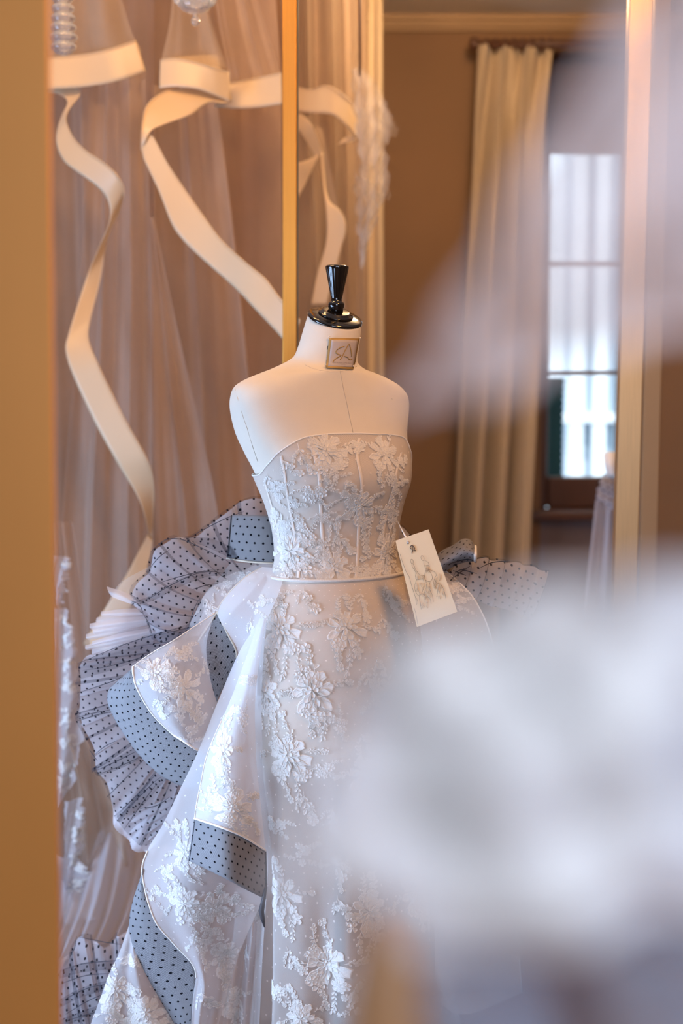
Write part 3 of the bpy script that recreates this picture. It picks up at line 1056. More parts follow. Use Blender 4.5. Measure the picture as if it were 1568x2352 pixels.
SKIRT = FORM[:-5] + [(1626, 577, 996, .72, .86, 2.0, 0), (1730, 583, 998, .72, .90, 2.0, 0), (1850, 600, 996, .74, .98, 2.0, 0), (1960, 609, 994, .76, 1.05, 2.0, 0),
                     (2100, 604, 1000, .80, 1.15, 2.0, 0), (2250, 597, 1020, .85, 1.25, 2.0, 0), (2400, 584, 1050, .9, 1.3, 2.0, 0), (2475, 574, 1070, .92, 1.32, 2.0, 0)]


def loft(secs, off=0.0, yc=YC, extra=None):
    S = np.array(secs, float)
    th = np.linspace(0, 2 * np.pi, 96, endpoint=False) + np.pi
    rings = []
    for py, L, R, kf, kb, n, tl in S:
        c, s = np.cos(th), np.sin(th)         # c: forward, s: right
        e = 2.0 / n
        fw = np.sign(c) * np.abs(c) ** e * np.where(c > 0, kf, kb)
        rt = np.sign(s) * np.abs(s) ** e
        x = fw * FWD[0] + rt * RGT[0]
        y = fw * FWD[1] + rt * RGT[1]
        pl, pr = P(L, py, yc), P(R, py, yc)
        wd = (pr[0] - pl[0]) / (x.max() - x.min())
        cx = pl[0] - x.min() * wd
        rr = (np.abs(fw) + np.abs(rt)) * 0 + 1
        sc = wd + off / max(.3, 1)
        p = np.stack([cx + x * sc, yc + y * sc, pl[2] - np.tan(np.radians(tl)) * fw * sc], -1)
        rings.append(p)
    rings = np.array(rings)
    n = len(rings)
    ringc = np.concatenate([rings[:, -2:], rings, rings[:, :3]], 1)

    def f(u, v):
        A = crm(n, v)
        t = np.mod(u, 1.0) * 96
        i = t.astype(int)
        q = t - i
        W = [-.5 * q + q ** 2 - .5 * q ** 3, 1 - 2.5 * q ** 2 + 1.5 * q ** 3, .5 * q + 2 * q ** 2 - 1.5 * q ** 3, -.5 * q ** 2 + .5 * q ** 3]
        res = 0
        for k in range(4):
            res = res + np.einsum('...r,...rc->...c', A, np.moveaxis(ringc[:, i + k + 1], 0, -2)) * W[k][..., None]
        if extra is not None:
            res = res + extra(u, v)
        return res
    return Surf(f, closed=True)


def vrow(secs, py):
    ys = [s[0] for s in secs]
    return float(np.interp(py, ys, np.linspace(0, 1, len(ys))))


form_s = loft(FORM)
fm = tag(empty('dress_form', (float(P(775, 1700, YC)[0]), YC, 0)), 'cream linen dress form with a black turned cap, wearing the white lace gown', 'dress form')
torso = form_s.mesh('torso', 96, 120, M['linen'], fm)
# closed top and bottom
tb = bmesh.new()
tb.from_mesh(torso.data)
bmesh.ops.remove_doubles(tb, verts=tb.verts, dist=1e-5)
bmesh.ops.holes_fill(tb, edges=[e for e in tb.edges if e.is_boundary], sides=0)
bmesh.ops.recalc_face_normals(tb, faces=tb.faces)
BV = BVHTree.FromBMesh(tb)
tb.to_mesh(torso.data)
tb.free()


def on_form(pts, lift=.002, bv=None):
    """points of the form's surface seen at the given pixels, lifted off along the normal"""
    out = []
    for px, py in pts:
        d = Vector(P(px, py, 1.0)) - cam.location
        h, n, _, _ = (bv or BV).ray_cast(cam.location, d.normalized())
        if h is None:
            h, n, _, _ = (bv or BV).find_nearest(Vector(P(px, py, 2.9)))
        if n.dot(d) > 0:
            n = -n
        out.append(h + n * lift)
    return np.array([tuple(o) for o in out])


# cap, collar rings and finial
capc = P(769, 731, YC)
ax = np.array([FWD[0] * math.sin(math.radians(24)), FWD[1] * math.sin(math.radians(24)), math.cos(math.radians(24))])
R0 = .0565
lathe('neck_cap', [(.001, -.004), (R0 - .002, -.004), (R0 + .001, -.001), (R0, .003), (R0 - .004, .005), (.034, .008), (.001, .008)], M['lacquer'], fm, 64, capc, ax)
c2 = capc + ax * .008
lathe('cap_ring', [(.001, -.001), (.036, -.001), (.037, .002), (.035, .004), (.030, .0045), (.029, .008), (.026, .0085), (.001, .0085)], M['lacquer'], fm, 48, c2, ax)
fb = capc + ax * .014
fz = 1 / FPX * YC
prof = [(.001, -.004), (.0145, -.004), (.0145, .006), (.0165, .009), (.0172, .014), (.0165, .018), (.0125, .0205), (.0115, .0225), (.0112, .026), (.0125, .032), (.0235, .086), (.0242, .090), (.0236, .0925), (.020, .0945), (.010, .0958), (.001, .0962)]
lathe('finial', prof, M['lacquer'], fm, 80, fb, (.02, -.02, 1), flute=20, depth=.06, frange=(.03, .0885))
# stand under the gown
lathe('stand_pole', [(.012, .02), (.012, pz(1745, YC))], M['lacquer'], fm, 20, (float(P(780, 1700, YC)[0]), YC, 0))
lathe('stand_base', [(.001, 0), (.17, 0), (.17, .012), (.15, .02), (.03, .035), (.014, .05), (.012, .06)], M['lacquer'], fm, 40, (float(P(780, 1700, YC)[0]), YC, 0))
# seams of the cover
tube('front_seam', on_form([(781, 852), (784, 870), (790, 900), (797, 930), (803, 960), (809, 985), (811, 1000)], .0004), .0007, M['seam'], fm, 5)
tube('neck_seam', on_form([(700, 838), (716, 846), (735, 851), (757, 854), (780, 854), (800, 850), (818, 842)], .0002), .0006, M['seam'], fm, 5)
tube('armhole_seam', on_form([(540, 893), (546, 915), (556, 950), (568, 985), (580, 1025), (592, 1060)], .0004), .0007, M['seam'], fm, 5)
tube('armhole_seam', on_form([(938, 905), (937, 930), (935, 960), (933, 990)], .0004), .0007, M['seam'], fm, 5)


def on_quad(c, nu, nv, lift, mat, name, par, th=.001):
    """thin card laid on the form between four pixel corners tl, tr, br, bl"""
    c = np.array(c, float)
    U, V = np.meshgrid(np.linspace(0, 1, nu + 1), np.linspace(0, 1, nv + 1))
    q = (c[0] * ((1 - U) * (1 - V))[..., None] + c[1] * (U * (1 - V))[..., None] + c[2] * (U * V)[..., None] + c[3] * ((1 - U) * V)[..., None]).reshape(-1, 2)
    p = on_form(q, lift)
    idx = np.arange(len(q)).reshape(nv + 1, nu + 1)
    f = np.stack([idx[:-1, :-1], idx[1:, :-1], idx[1:, 1:], idx[:-1, 1:]], -1).reshape(-1, 4)
    return solidify(mesh_np(name, p, f, mat, par), th)


nq = [(756, 777), (821, 777), (809, 850.5), (747.5, 848)]
pl_ = on_quad(nq, 10, 10, .0035, M['gold_ink'], 'name_plate', fm, .0012)
on_quad([(761.2, 781), (817.5, 781.5), (806.5, 846.5), (752.6, 844.5)], 10, 10, .0045, M['plaque'], 'plate_ground', pl_, .0008)
zz = lambda pts, x0, y0, s: [(x0 + a * s, y0 + b * s) for a, b in pts]
sc_ = 200 / 1568
LOGO = [[(765, 1535), (715, 1550), (660, 1585), (625, 1630), (635, 1660), (680, 1685), (712, 1700), (680, 1720), (620, 1765), (590, 1800), (570, 1838)],
        [(695, 1788), (730, 1720), (770, 1630), (810, 1550), (845, 1495), (862, 1540), (875, 1610), (880, 1660), (882, 1712)],
        [(768, 1715), (800, 1722), (822, 1735), (835, 1760), (855, 1775), (890, 1768)]]
lg = [on_form(poly(zz(s, 690, 600, sc_), 40), .0056) for s in LOGO]
tubes('monogram', lg, .00105, M['gold_ink'], pl_)
pins = Motif()
for q in ((757, 774), (820, 776), (807.5, 846), (746.5, 844)):
    p = on_form([q], .007)[0]
    lathe('pearl_pin', [(.0003, -.0019), (.0014, -.0014), (.002, 0), (.0014, .0014), (.0003, .0019)], M['pin'], pl_, 10, p)


def text_mesh(body, size, mat, name, par, fit):
    """lettering turned into mesh and laid with fit(x, y) -> point"""
    cu_ = bpy.data.curves.new(name, 'FONT')
    cu_.body = body
    cu_.size = 1.0
    cu_.align_x = 'CENTER'
    cu_.resolution_u = 2
    ob = bpy.data.objects.new(name, cu_)
    COL.objects.link(ob)
    dg = bpy.context.evaluated_depsgraph_get()
    me_ = bpy.data.meshes.new_from_object(ob.evaluated_get(dg))
    bpy.data.objects.remove(ob)
    for v in me_.vertices:
        v.co = Vector(fit(v.co.x * size, v.co.y * size))
    me_.materials.clear()
    return link(name, me_, mat, par, False)


def fit_plate(x, y):
    return on_form([(784 + x, 837 - y + x * .02)], .0056)[0]


text_mesh('ATELIER OPS·IDO', 5.2, M['grey_ink'], 'lettering', pl_, fit_plate)
text_mesh('MILANO', 3.0, M['grey_ink'], 'lettering', pl_, lambda x, y: on_form([(785 + x, 841 - y)], .0056)[0])
tube('staple', on_form([(752.5, 795), (751.5, 804)], .001), .0006, M['piping_dark'], fm, 5)

# ------------------------------------------------------------------ the gown
gw = tag(empty('wedding_gown', (float(P(775, 1700, YC)[0]) - .1, YC - .02, 0)), 'strapless white lace gown with dotted grey ruffles on the dress form', 'gown')
bod_s = loft(FORM, off=.005)
nU = 120
TOPL = [(596, 1089), (612, 1066), (634, 1040), (652, 1026), (672, 1013), (692, 1003), (714, 997), (760, 995), (818, 994), (883, 994), (915, 998), (932, 1006), (941, 1040)]
# neckline row of v for every u (front follows the photograph, the back runs level)
ucol = np.linspace(0, 1, nU + 1)
vtop = np.full(nU + 1, vrow(FORM, 1085))
Ug, Vg = np.meshgrid(ucol, np.linspace(0, 1, 400))
gp = bod_s.ev(Ug, Vg)
gq = project(gp)
tx = np.array(TOPL, float)
for i in range(nU + 1):
    _, _, nn = bod_s.frame(np.full(1, ucol[i]), np.full(1, vrow(FORM, 1060)))
    if nn[0, 1] * (-1 if bod_s.frame(.5, .5)[2][1] > 0 else 1) < .08:
        q = gq[:, i]
        yy = np.interp(q[:, 0], tx[:, 0], tx[:, 1])
        k = (q[:, 1] > yy) & (q[:, 1] > 980)
        vtop[i] = np.linspace(0, 1, 400)[np.argmax(k)]
ker = np.array([1, 2, 3, 2, 1]) / 9
vp = np.r_[vtop[-3:-1], vtop, vtop[1:3]]
vtop = np.convolve(vp, ker, 'valid')
vtop[-1] = vtop[0]
vwa = vrow(FORM, 1322)


def bod_ev(u, v):
    a = np.interp(np.mod(u, 1.0), ucol, vtop)
    return bod_s.ev(u, a + (vwa - a) * v)


bodice = Surf(bod_ev, closed=True)
bd_o = bodice.mesh('bodice', nU, 70, M['lining'], gw)
bodice_n = Surf(lambda u, v: bod_ev(u, v) + np.array([0, 0, 0]) + .0022 * nrm_out(bodice, u, v), closed=True)


def nrm_out(s, u, v):
    _, _, n = s.frame(u, np.clip(v, .01, .99))
    cpt = s.ev(u, v) - np.array([float(P(772, 1200, YC)[0]), YC, 0])
    sg = np.sign((n[..., :2] * cpt[..., :2]).sum(-1, keepdims=True))
    return n * sg


bodice_n.mesh('lace_overlay', nU, 70, M['lace_base'], bd_o)
tube('neckline_edge', bodice_n.ev(ucol, np.full(nU + 1, .004)), .0016, M['piping'], bd_o)
# boning channels
BON = [[(640, 1046), (655, 1120), (668, 1200), (677, 1270), (681, 1325)],
       [(716, 1000), (728, 1060), (737, 1130), (742, 1220), (745, 1328)],
       [(820, 998), (829, 1040), (832, 1100), (827, 1200), (824, 1330)],
       [(926, 1030), (914, 1090), (897, 1160), (884, 1220), (876, 1325)],
       [(604, 1100), (622, 1170), (636, 1230), (645, 1310)]]
for ch in BON:
    q = np.array([bodice_n.find(*p) for p in poly(ch, 9)])
    t = np.linspace(0, 1, 26)
    tq = np.linspace(0, 1, 9)
    uu = np.polyval(np.polyfit(tq, q[:, 0], 3), t)
    vv = np.clip(np.polyval(np.polyfit(tq, q[:, 1], 2), t), .012, .985)
    wd = .0042 / .9
    rows = []
    for s, h in ((-1, .0005), (-.75, .0015), (0, .0016), (.75, .0015), (1, .0005)):
        du, _, _ = bodice_n.frame(uu, np.clip(vv, .01, .99))
        e = s * .0034 / np.linalg.norm(du, axis=1)
        rows.append(bodice_n.ev(uu + e, vv) + nrm_out(bodice_n, uu + e, vv) * h)
    patch(np.stack(rows, 1)).mesh('boning_channel', 6, 40, M['channel'], bd_o)
# waist seam
skirt_wave = lambda u, v: np.stack([0 * u, 0 * u, 0 * u], -1)


def skirt_extra(u, v):
    a = np.clip((v - .72) / .28, 0, 1) ** 1.5
    r = .018 * a * (np.sin(2 * np.pi * 7 * u + 1) + .5 * np.sin(2 * np.pi * 13 * u + 2 + 3 * v))
    th = 2 * np.pi * u + np.pi
    d = np.cos(th)[..., None] * FWD + np.sin(th)[..., None] * RGT
    return d * r[..., None]


sk_full = loft(SKIRT, off=.006, extra=skirt_extra)
vs0 = vrow(SKIRT, 1322)
skirt = Surf(lambda u, v: sk_full.ev(u, vs0 + (1 - vs0) * v), closed=True)
sk_o = skirt.mesh('skirt', 140, 120, M['lace_skirt'], gw)
# lining of the skirt down to just below the form
lin_full = loft(FORM, off=.0035)
lin = Surf(lambda u, v: lin_full.ev(u, vwa + (1 - vwa) * v), closed=True)
lin.mesh('skirt_lining', 110, 50, M['lining'], gw)
wr = bodice_n.ev(ucol, np.full(nU + 1, .985))
wr = wr + nrm_out(bodice_n, ucol, np.full(nU + 1, .985)) * .001
tube('waist_seam', wr, .0034, M['lace'], gw, 8)

# lace on the bodice
for kd, x, y, s, r, i in [('b', 752, 1032, .78, .2, 0), ('b', 888, 1040, .72, -.4, 1), ('s', 790, 1030, .6, 1.2, 0), ('s', 690, 1040, .75, .3, 1),
                          ('c', 715, 1130, .75, 0, 0), ('c', 770, 1085, .55, 1, 1), ('s', 905, 1090, .6, .2, 2), ('b', 828, 1165, .66, .5, 2),
                          ('c', 800, 1150, .6, .4, 2), ('s', 865, 1175, .6, .8, 0), ('c', 640, 1130, .6, .5, 1), ('s', 615, 1110, .6, 0, 1),
                          ('c', 690, 1230, .7, 0, 2), ('b', 665, 1270, .8, .3, 3), ('s', 735, 1260, .6, -.4, 2), ('b', 772, 1300, .68, -.2, 0),
                          ('s', 790, 1240, .7, .4, 1), ('c', 855, 1300, .7, 0, 0), ('b', 895, 1270, .8, .1, 1), ('c', 905, 1190, .7, .6, 2),
                          ('c', 645, 1210, .6, .4, 0), ('s', 840, 1240, .6, 0, 2), ('s', 712, 1310, .6, 1.1, 0), ('c', 920, 1120, .6, .2, 1), ('s', 655, 1075, .6, .5, 0), ('c', 668, 1170, .5, .2, 1), ('c', 735, 1190, .45, .2, 0), ('s', 770, 1200, .5, 1.5, 1), ('c', 740, 1320, .5, .9, 2), ('c', 825, 1325, .5, .3, 1), ('s', 920, 1060, .6, 1.4, 0), ('c', 650, 1310, .6, .1, 2)]:
    place(bodice_n, kd, x, y, s * 1.28, r, bd_o, i)
# lace on the skirt
for kd, x, y, s, r, i in [('s', 700, 1365, .8, .2, 0), ('s', 830, 1370, .8, -.2, 1), ('s', 888, 1350, .7, 0, 2), ('c', 630, 1365, .7, .3, 0),
                          ('b', 640, 1440, 1.05, .1, 0), ('b', 795, 1435, 1.0, -.1, 1), ('b', 712, 1580, 1.15, .15, 2), ('b', 605, 1590, .95, 0, 3),
                          ('b', 655, 1735, 1.15, .1, 0), ('s', 885, 1430, .9, .2, 0), ('c', 920, 1390, .8, 0, 1), ('c', 770, 1660, .8, .5, 2),
                          ('s', 850, 1560, 1.0, .1, 1), ('b', 900, 1600, 1.0, .3, 2), ('s', 700, 1850, 1.0, .2, 2), ('c', 625, 1890, .9, 0, 0),
                          ('b', 645, 2050, 1.05, .2, 1), ('c', 690, 1970, .9, .6, 1), ('b', 850, 2090, 1.05, -.2, 3), ('c', 770, 1990, .9, .1, 2),
                          ('b', 745, 2210, 1.15, .1, 0), ('c', 630, 2270, .9, 0, 0), ('s', 660, 2200, .9, .5, 1), ('b', 900, 2240, 1.1, .1, 1),
                          ('c', 820, 2310, .9, 1.2, 1), ('b', 960, 2050, 1.0, .3, 2), ('s', 780, 2080, .9, .3, 0), ('b', 690, 2340, .9, .4, 3),
                          ('c', 740, 1760, .8, .3, 0), ('b', 850, 1780, 1.1, 0, 1), ('s', 760, 1880, .9, -.3, 0)]:
    place(skirt, kd, x, y, s, r, sk_o, i)

# ------------------------------------------------------------------ ruffles and overskirt
def zfold(n, amp, ph=0., sharp=1.35):
    """in-plane pleat warp: the cloth runs back over itself n times across u"""
    def wp(u, v):
        a = sharp * np.clip(amp(u, v) if callable(amp) else amp, 0, 2)
        return np.clip(u + a * np.sin(2 * np.pi * n * u + ph + 1.2 * v) / (2 * np.pi * n), 0, 1), v
    return wp


def ruff(inner, outer, nu, nv, mat, par, name, n=9, amp=.008, ph=0., sharp=1.3, bulge=.03, yout=0., irregular=True, seed=1):
    """gathered ruffle between an inner (gathered) line and a free outer edge"""
    N = max(len(inner), len(outer)) + 6
    A, B = poly(inner, N), poly(outer, N)
    pa, pb = P(A[:, 0], A[:, 1], A[:, 2]), P(B[:, 0], B[:, 1], B[:, 2])
    s = np.linspace(0, 1, 6)[:, None, None]
    c = pa[None] * (1 - s) + pb[None] * s - np.array([0, 1, 0]) * bulge * np.sin(np.pi * s) ** .8
    rg = np.random.default_rng(seed)
    f = [(n * rg.uniform(.45, 1.2), rg.uniform(0, 6.3), rg.uniform(.5, 1)) for _ in range(3)]

    def disp(u, v):
        y = sum(a * np.sin(2 * np.pi * k * u + p + 1.5 * v * np.sin(p)) for k, p, a in f)
        e = .4 + .8 * v
        return np.stack([.35 * amp * y * e * 0, -amp * y * e, .3 * amp * np.cos(2 * np.pi * n * u) * v], -1)
    s_ = patch(c, zfold(n, lambda u, v: .55 + .75 * np.sin(2 * np.pi * f[0][0] * u + f[1][1]) ** 2, ph, sharp), disp)
    o_ = s_.mesh(name, nu, nv, mat, par)
    me_ = o_.data
    li = np.empty(len(me_.loops), np.int32)
    me_.loops.foreach_get('vertex_index', li)
    co_ = np.empty(len(me_.vertices) * 3)
    me_.vertices.foreach_get('co', co_)
    co_ = co_.reshape(-1, 3)
    q_ = np.stack([co_[:, 0] * .92 - co_[:, 2] * .4, co_[:, 0] * .4 + co_[:, 2] * .92], -1)
    me_.uv_layers[0].data.foreach_set('uv', q_[li].astype(np.float32).ravel())
    return s_


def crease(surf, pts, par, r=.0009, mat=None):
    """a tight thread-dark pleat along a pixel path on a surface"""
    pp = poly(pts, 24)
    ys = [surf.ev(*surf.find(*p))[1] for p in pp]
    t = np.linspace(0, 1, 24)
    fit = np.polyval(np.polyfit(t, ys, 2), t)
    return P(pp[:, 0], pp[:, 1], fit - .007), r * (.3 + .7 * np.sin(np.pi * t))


# -- upper pouf (behind the waist)
A_out = [(640, 1146, 3.02), (600, 1140, 3.04), (571, 1143, 3.05), (532, 1162, 3.05), (498, 1187, 3.05), (460, 1214, 3.05), (433, 1236, 3.05), (402, 1228, 3.05), (368, 1248, 3.05), (345, 1268, 3.05), (337, 1310, 3.05), (303, 1344, 3.05), (299, 1382, 3.05), (330, 1413, 3.05), (340, 1440, 3.04), (348, 1470, 3.04)]
A_in = [(650, 1290, 3.0), (630, 1300, 3.0), (600, 1310, 3.0), (570, 1320, 3.0), (545, 1330, 3.0), (530, 1340, 3.0), (515, 1350, 3.0), (505, 1360, 3.0), (495, 1370, 3.0), (485, 1380, 3.0), (475, 1395, 3.0), (465, 1415, 3.0), (450, 1440, 3.0), (440, 1465, 3.0)]
s = ruff(A_in, A_out, 240, 40, M['net_black'], gw, 'dotted_tulle_pouf', n=8, amp=.006, sharp=1.5, bulge=.05, seed=3)
ruff([(a, b, c + .03) for a, b, c in A_in], [(a + (6 if a < 500 else 0), b + 4, c + .03) for a, b, c in A_out], 120, 24, M['net_under'], gw, 'white_underlayer', n=7, amp=.005, sharp=.6, bulge=.04, seed=4)
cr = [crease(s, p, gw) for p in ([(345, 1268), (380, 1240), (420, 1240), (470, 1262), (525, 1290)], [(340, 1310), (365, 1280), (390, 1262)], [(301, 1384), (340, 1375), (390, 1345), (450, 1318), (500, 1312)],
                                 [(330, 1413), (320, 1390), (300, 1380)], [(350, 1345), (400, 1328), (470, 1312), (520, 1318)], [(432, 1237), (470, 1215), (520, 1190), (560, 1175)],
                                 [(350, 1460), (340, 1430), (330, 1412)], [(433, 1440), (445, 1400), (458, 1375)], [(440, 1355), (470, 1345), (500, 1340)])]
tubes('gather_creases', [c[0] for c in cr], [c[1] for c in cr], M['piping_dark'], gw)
# -- stiff upright band
bsurf = patch([[(530, 1183, 2.985), (565, 1183, 2.972), (600, 1184, 2.965), (645, 1186, 2.97)], [(527, 1215, 2.98), (562, 1217, 2.965), (600, 1220, 2.958), (645, 1222, 2.965)],
               [(524, 1250, 2.98), (560, 1254, 2.965), (600, 1257, 2.958), (645, 1258, 2.965)], [(520, 1283, 2.985), (558, 1290, 2.97), (600, 1294, 2.962), (650, 1296, 2.968)]])
bo = bsurf.mesh('stiff_band', 24, 16, M['stiff'], gw)
solidify(bo, .0015)
tube('band_trim', bsurf.ev(np.linspace(0, 1, 24), np.full(24, .985)) + [0, -.002, 0], .0022, M['piping_beige'], bo)
tube('band_edge', bsurf.ev(np.full(16, .01), np.linspace(0, 1, 16)) + [0, -.002, 0], .0009, M['piping_dark'], bo)
# -- side peplum: back lace panel and the fold in front
c1 = patch([[(530, 1292, 3.0), (580, 1294, 2.99), (640, 1296, 2.98)], [(500, 1330, 2.99), (535, 1330, 2.985), (600, 1332, 2.97)], [(468, 1368, 2.985), (500, 1372, 2.975), (560, 1378, 2.96)],
            [(440, 1425, 2.985), (470, 1418, 2.97), (520, 1420, 2.96)], [(415, 1470, 2.99), (450, 1460, 2.975), (500, 1465, 2.96)]])
c1o = c1.mesh('lace_panel', 30, 30, M['lace_over'], gw)
for q in (('c', 560, 1312, .7, 0, 0), ('c', 515, 1345, .7, .5, 1), ('c', 470, 1395, .7, .4, 2)):
    place(c1, *q[:5], c1o, q[5], M['lace_flat'])
c2 = patch([[(600, 1302, 2.93), (625, 1304, 2.90), (655, 1310, 2.87)], [(548, 1338, 2.92), (590, 1350, 2.88), (640, 1362, 2.83)], [(500, 1400, 2.93), (555, 1420, 2.875), (610, 1430, 2.815)],
            [(520, 1450, 2.935), (560, 1465, 2.88), (600, 1475, 2.81)], [(544, 1501, 2.94), (566, 1515, 2.88), (592, 1530, 2.81)], [(530, 1570, 2.94), (560, 1590, 2.88), (590, 1600, 2.81)]])
c2o = c2.mesh('peplum_fold', 30, 40, M['lace_over'], gw)
tube('hem_piping', c2.ev(np.zeros(20) + .004, np.linspace(0, .45, 20)), .0012, M['piping_beige'], c2o)
for q in (('c', 590, 1390, .8, .4, 1), ('s', 570, 1440, .7, .2, 0)):
    place(c2, *q[:5], c2o, q[5], M['lace_flat'])
dsurf = patch([[(456, 1470, 2.955), (478, 1436, 2.95), (498, 1404, 2.945)], [(468, 1512, 2.945), (497, 1475, 2.935), (522, 1453, 2.935)], [(482, 1560, 2.945), (512, 1530, 2.93), (544, 1502, 2.935)],
               [(498, 1612, 2.95), (510, 1585, 2.94), (530, 1550, 2.94)]])
do = dsurf.mesh('stiff_band', 16, 24, M['stiff'], gw)
solidify(do, .0015)
tube('band_trim', dsurf.ev(np.linspace(0, 1, 14), np.zeros(14) + .01) + [0, -.002, 0], .002, M['piping_beige'], do)
tube('band_trim', dsurf.ev(np.zeros(14) + .99, np.linspace(0, .72, 14)) + [0, -.002, 0], .002, M['piping_beige'], do)
# -- big lace ruffle with its dotted band
es = patch([[(304, 1531, 2.88), (345, 1501, 2.885), (398, 1470, 2.89), (446, 1438, 2.92), (497, 1405, 2.945)], [(305, 1548, 2.875), (350, 1548, 2.86), (405, 1530, 2.86), (455, 1508, 2.90), (478, 1480, 2.955)],
            [(314, 1581, 2.875), (368, 1602, 2.845), (420, 1596, 2.85), (462, 1585, 2.89), (490, 1570, 2.955)], [(349, 1639, 2.88), (395, 1666, 2.85), (430, 1670, 2.86), (468, 1660, 2.89), (505, 1640, 2.955)],
            [(398, 1688, 2.89), (420, 1702, 2.87), (440, 1716, 2.87), (462, 1726, 2.9), (500, 1725, 2.95)]])
eo = es.mesh('lace_ruffle', 50, 50, M['lace_over'], gw)
tube('hem_piping', np.concatenate([es.ev(np.zeros(40) + .004, np.linspace(0, 1, 40)), es.ev(np.linspace(0.02, .7, 14), np.full(14, .996))]) + [0, -.001, 0], .0021, M['piping'], eo)
tube('top_piping', es.ev(np.linspace(0, 1, 30), np.full(30, .004)) + [0, -.001, 0], .0012, M['piping'], eo)
for q in (('b', 350, 1540, .8, .9, 0), ('b', 430, 1580, .9, .5, 1), ('c', 420, 1490, .8, .3, 0), ('c', 385, 1560, .5, .2, 1), ('s', 360, 1620, .7, 0, 2), ('c', 410, 1640, .7, .5, 2), ('s', 455, 1640, .7, 0, 0), ('c', 445, 1690, .7, .7, 1), ('s', 475, 1520, .6, .2, 1)):
    place(es, *q[:5], eo, q[5], M['lace'] if q[0] == 'b' else M['lace_flat'])
fs = strip([(304, 1534, 2.885), (308, 1560, 2.883), (318, 1588, 2.883), (349, 1639, 2.888), (398, 1688, 2.895), (454, 1724, 2.905), (490, 1738, 2.92)],
           [(302, 1537, 2.9), (262, 1572, 2.945), (246, 1598, 2.955), (262, 1648, 2.96), (314, 1727, 2.96), (368, 1780, 2.96), (418, 1806, 2.96), (450, 1815, 2.96)], 18, mid=-.012)
fo = fs.mesh('stiff_band', 16, 60, M['stiff'], gw)
solidify(fo, .0015)
tube('band_edge', fs.ev(np.full(40, .99), np.linspace(0, 1, 40)), .0008, M['piping_dark'], fo)
# -- soft dotted ruffle outside it
G_out = [(345, 1458, 3.02), (270, 1486, 3.04), (178, 1524, 3.05), (176, 1560, 3.05), (177, 1600, 3.05), (174, 1650, 3.05), (207, 1723, 3.05), (214, 1773, 3.05), (245, 1819, 3.05), (268, 1880, 3.05), (290, 1912, 3.05), (345, 1948, 3.05), (385, 1890, 3.03), (425, 1815, 3.0)]
G_in = [(470, 1420, 2.985), (460, 1450, 2.985), (455, 1480, 2.985), (450, 1510, 2.985), (445, 1540, 2.985), (440, 1570, 2.985), (440, 1600, 2.985), (440, 1630, 2.985), (440, 1655, 2.985), (440, 1680, 2.985), (442, 1700, 2.985), (446, 1720, 2.985), (450, 1740, 2.985), (455, 1750, 2.985)]
gs = ruff(G_in, G_out, 300, 40, M['net_black'], gw, 'dotted_tulle_ruffle', n=12, amp=.008, sharp=1.6, bulge=.012, seed=8)
for fl, fr_ in ([(178, 1524, 3.03), (260, 1492, 3.01), (345, 1462, 2.99), (433, 1442, 2.965), (470, 1432, 2.955)], [(186, 1560, 3.03), (262, 1537, 3.01), (340, 1508, 2.99), (410, 1474, 2.965), (450, 1452, 2.955)]), \
        ([(176, 1640, 3.03), (220, 1626, 3.01), (280, 1604, 2.99), (340, 1585, 2.965)], [(177, 1656, 3.03), (225, 1644, 3.01), (280, 1630, 2.99), (340, 1610, 2.965)]), \
        ([(214, 1766, 3.03), (260, 1744, 3.01), (320, 1712, 2.99), (370, 1690, 2.965)], [(224, 1784, 3.03), (275, 1766, 3.01), (330, 1740, 2.99), (380, 1712, 2.965)]), \
        ([(262, 1874, 3.03), (300, 1838, 3.01), (345, 1790, 2.99), (372, 1770, 2.965)], [(274, 1890, 3.03), (318, 1860, 3.01), (362, 1812, 2.99), (388, 1785, 2.965)]):
    strip(fl, fr_, 12, -.006).mesh('tulle_pleat', 10, 40, M['net_black'], gw)
strip([(392, 1470, 2.975), (425, 1440, 2.965), (448, 1405, 2.955), (458, 1374, 2.955)], [(432, 1478, 2.965), (452, 1440, 2.955), (466, 1405, 2.95), (474, 1380, 2.95)], 10, -.006).mesh('tulle_pleat', 10, 30, M['net_black'], gw)
strip([(300, 1384, 3.0), (345, 1368, 2.98), (400, 1335, 2.97), (470, 1310, 2.965), (525, 1308, 2.965)], [(302, 1392, 3.0), (350, 1380, 2.98), (405, 1352, 2.97), (470, 1326, 2.965), (520, 1322, 2.965)], 12, -.004).mesh('tulle_pleat', 8, 40, M['net_black'], gw)
strip([(420, 1238, 3.0), (470, 1255, 2.98), (525, 1280, 2.97)], [(425, 1232, 3.0), (480, 1236, 2.98), (530, 1255, 2.97)], 10, -.004).mesh('tulle_pleat', 8, 30, M['net_black'], gw)
if True:
    pass
ruff([(a, b, c + .03) for a, b, c in G_in], [(a + (8 if k < 9 else -6), b + (-4 if k < 9 else 12), c + .035) for k, (a, b, c) in enumerate(G_out)], 160, 24, M['net_under'], gw, 'white_underlayer', n=11, amp=.008, sharp=.9, bulge=.0, seed=9)
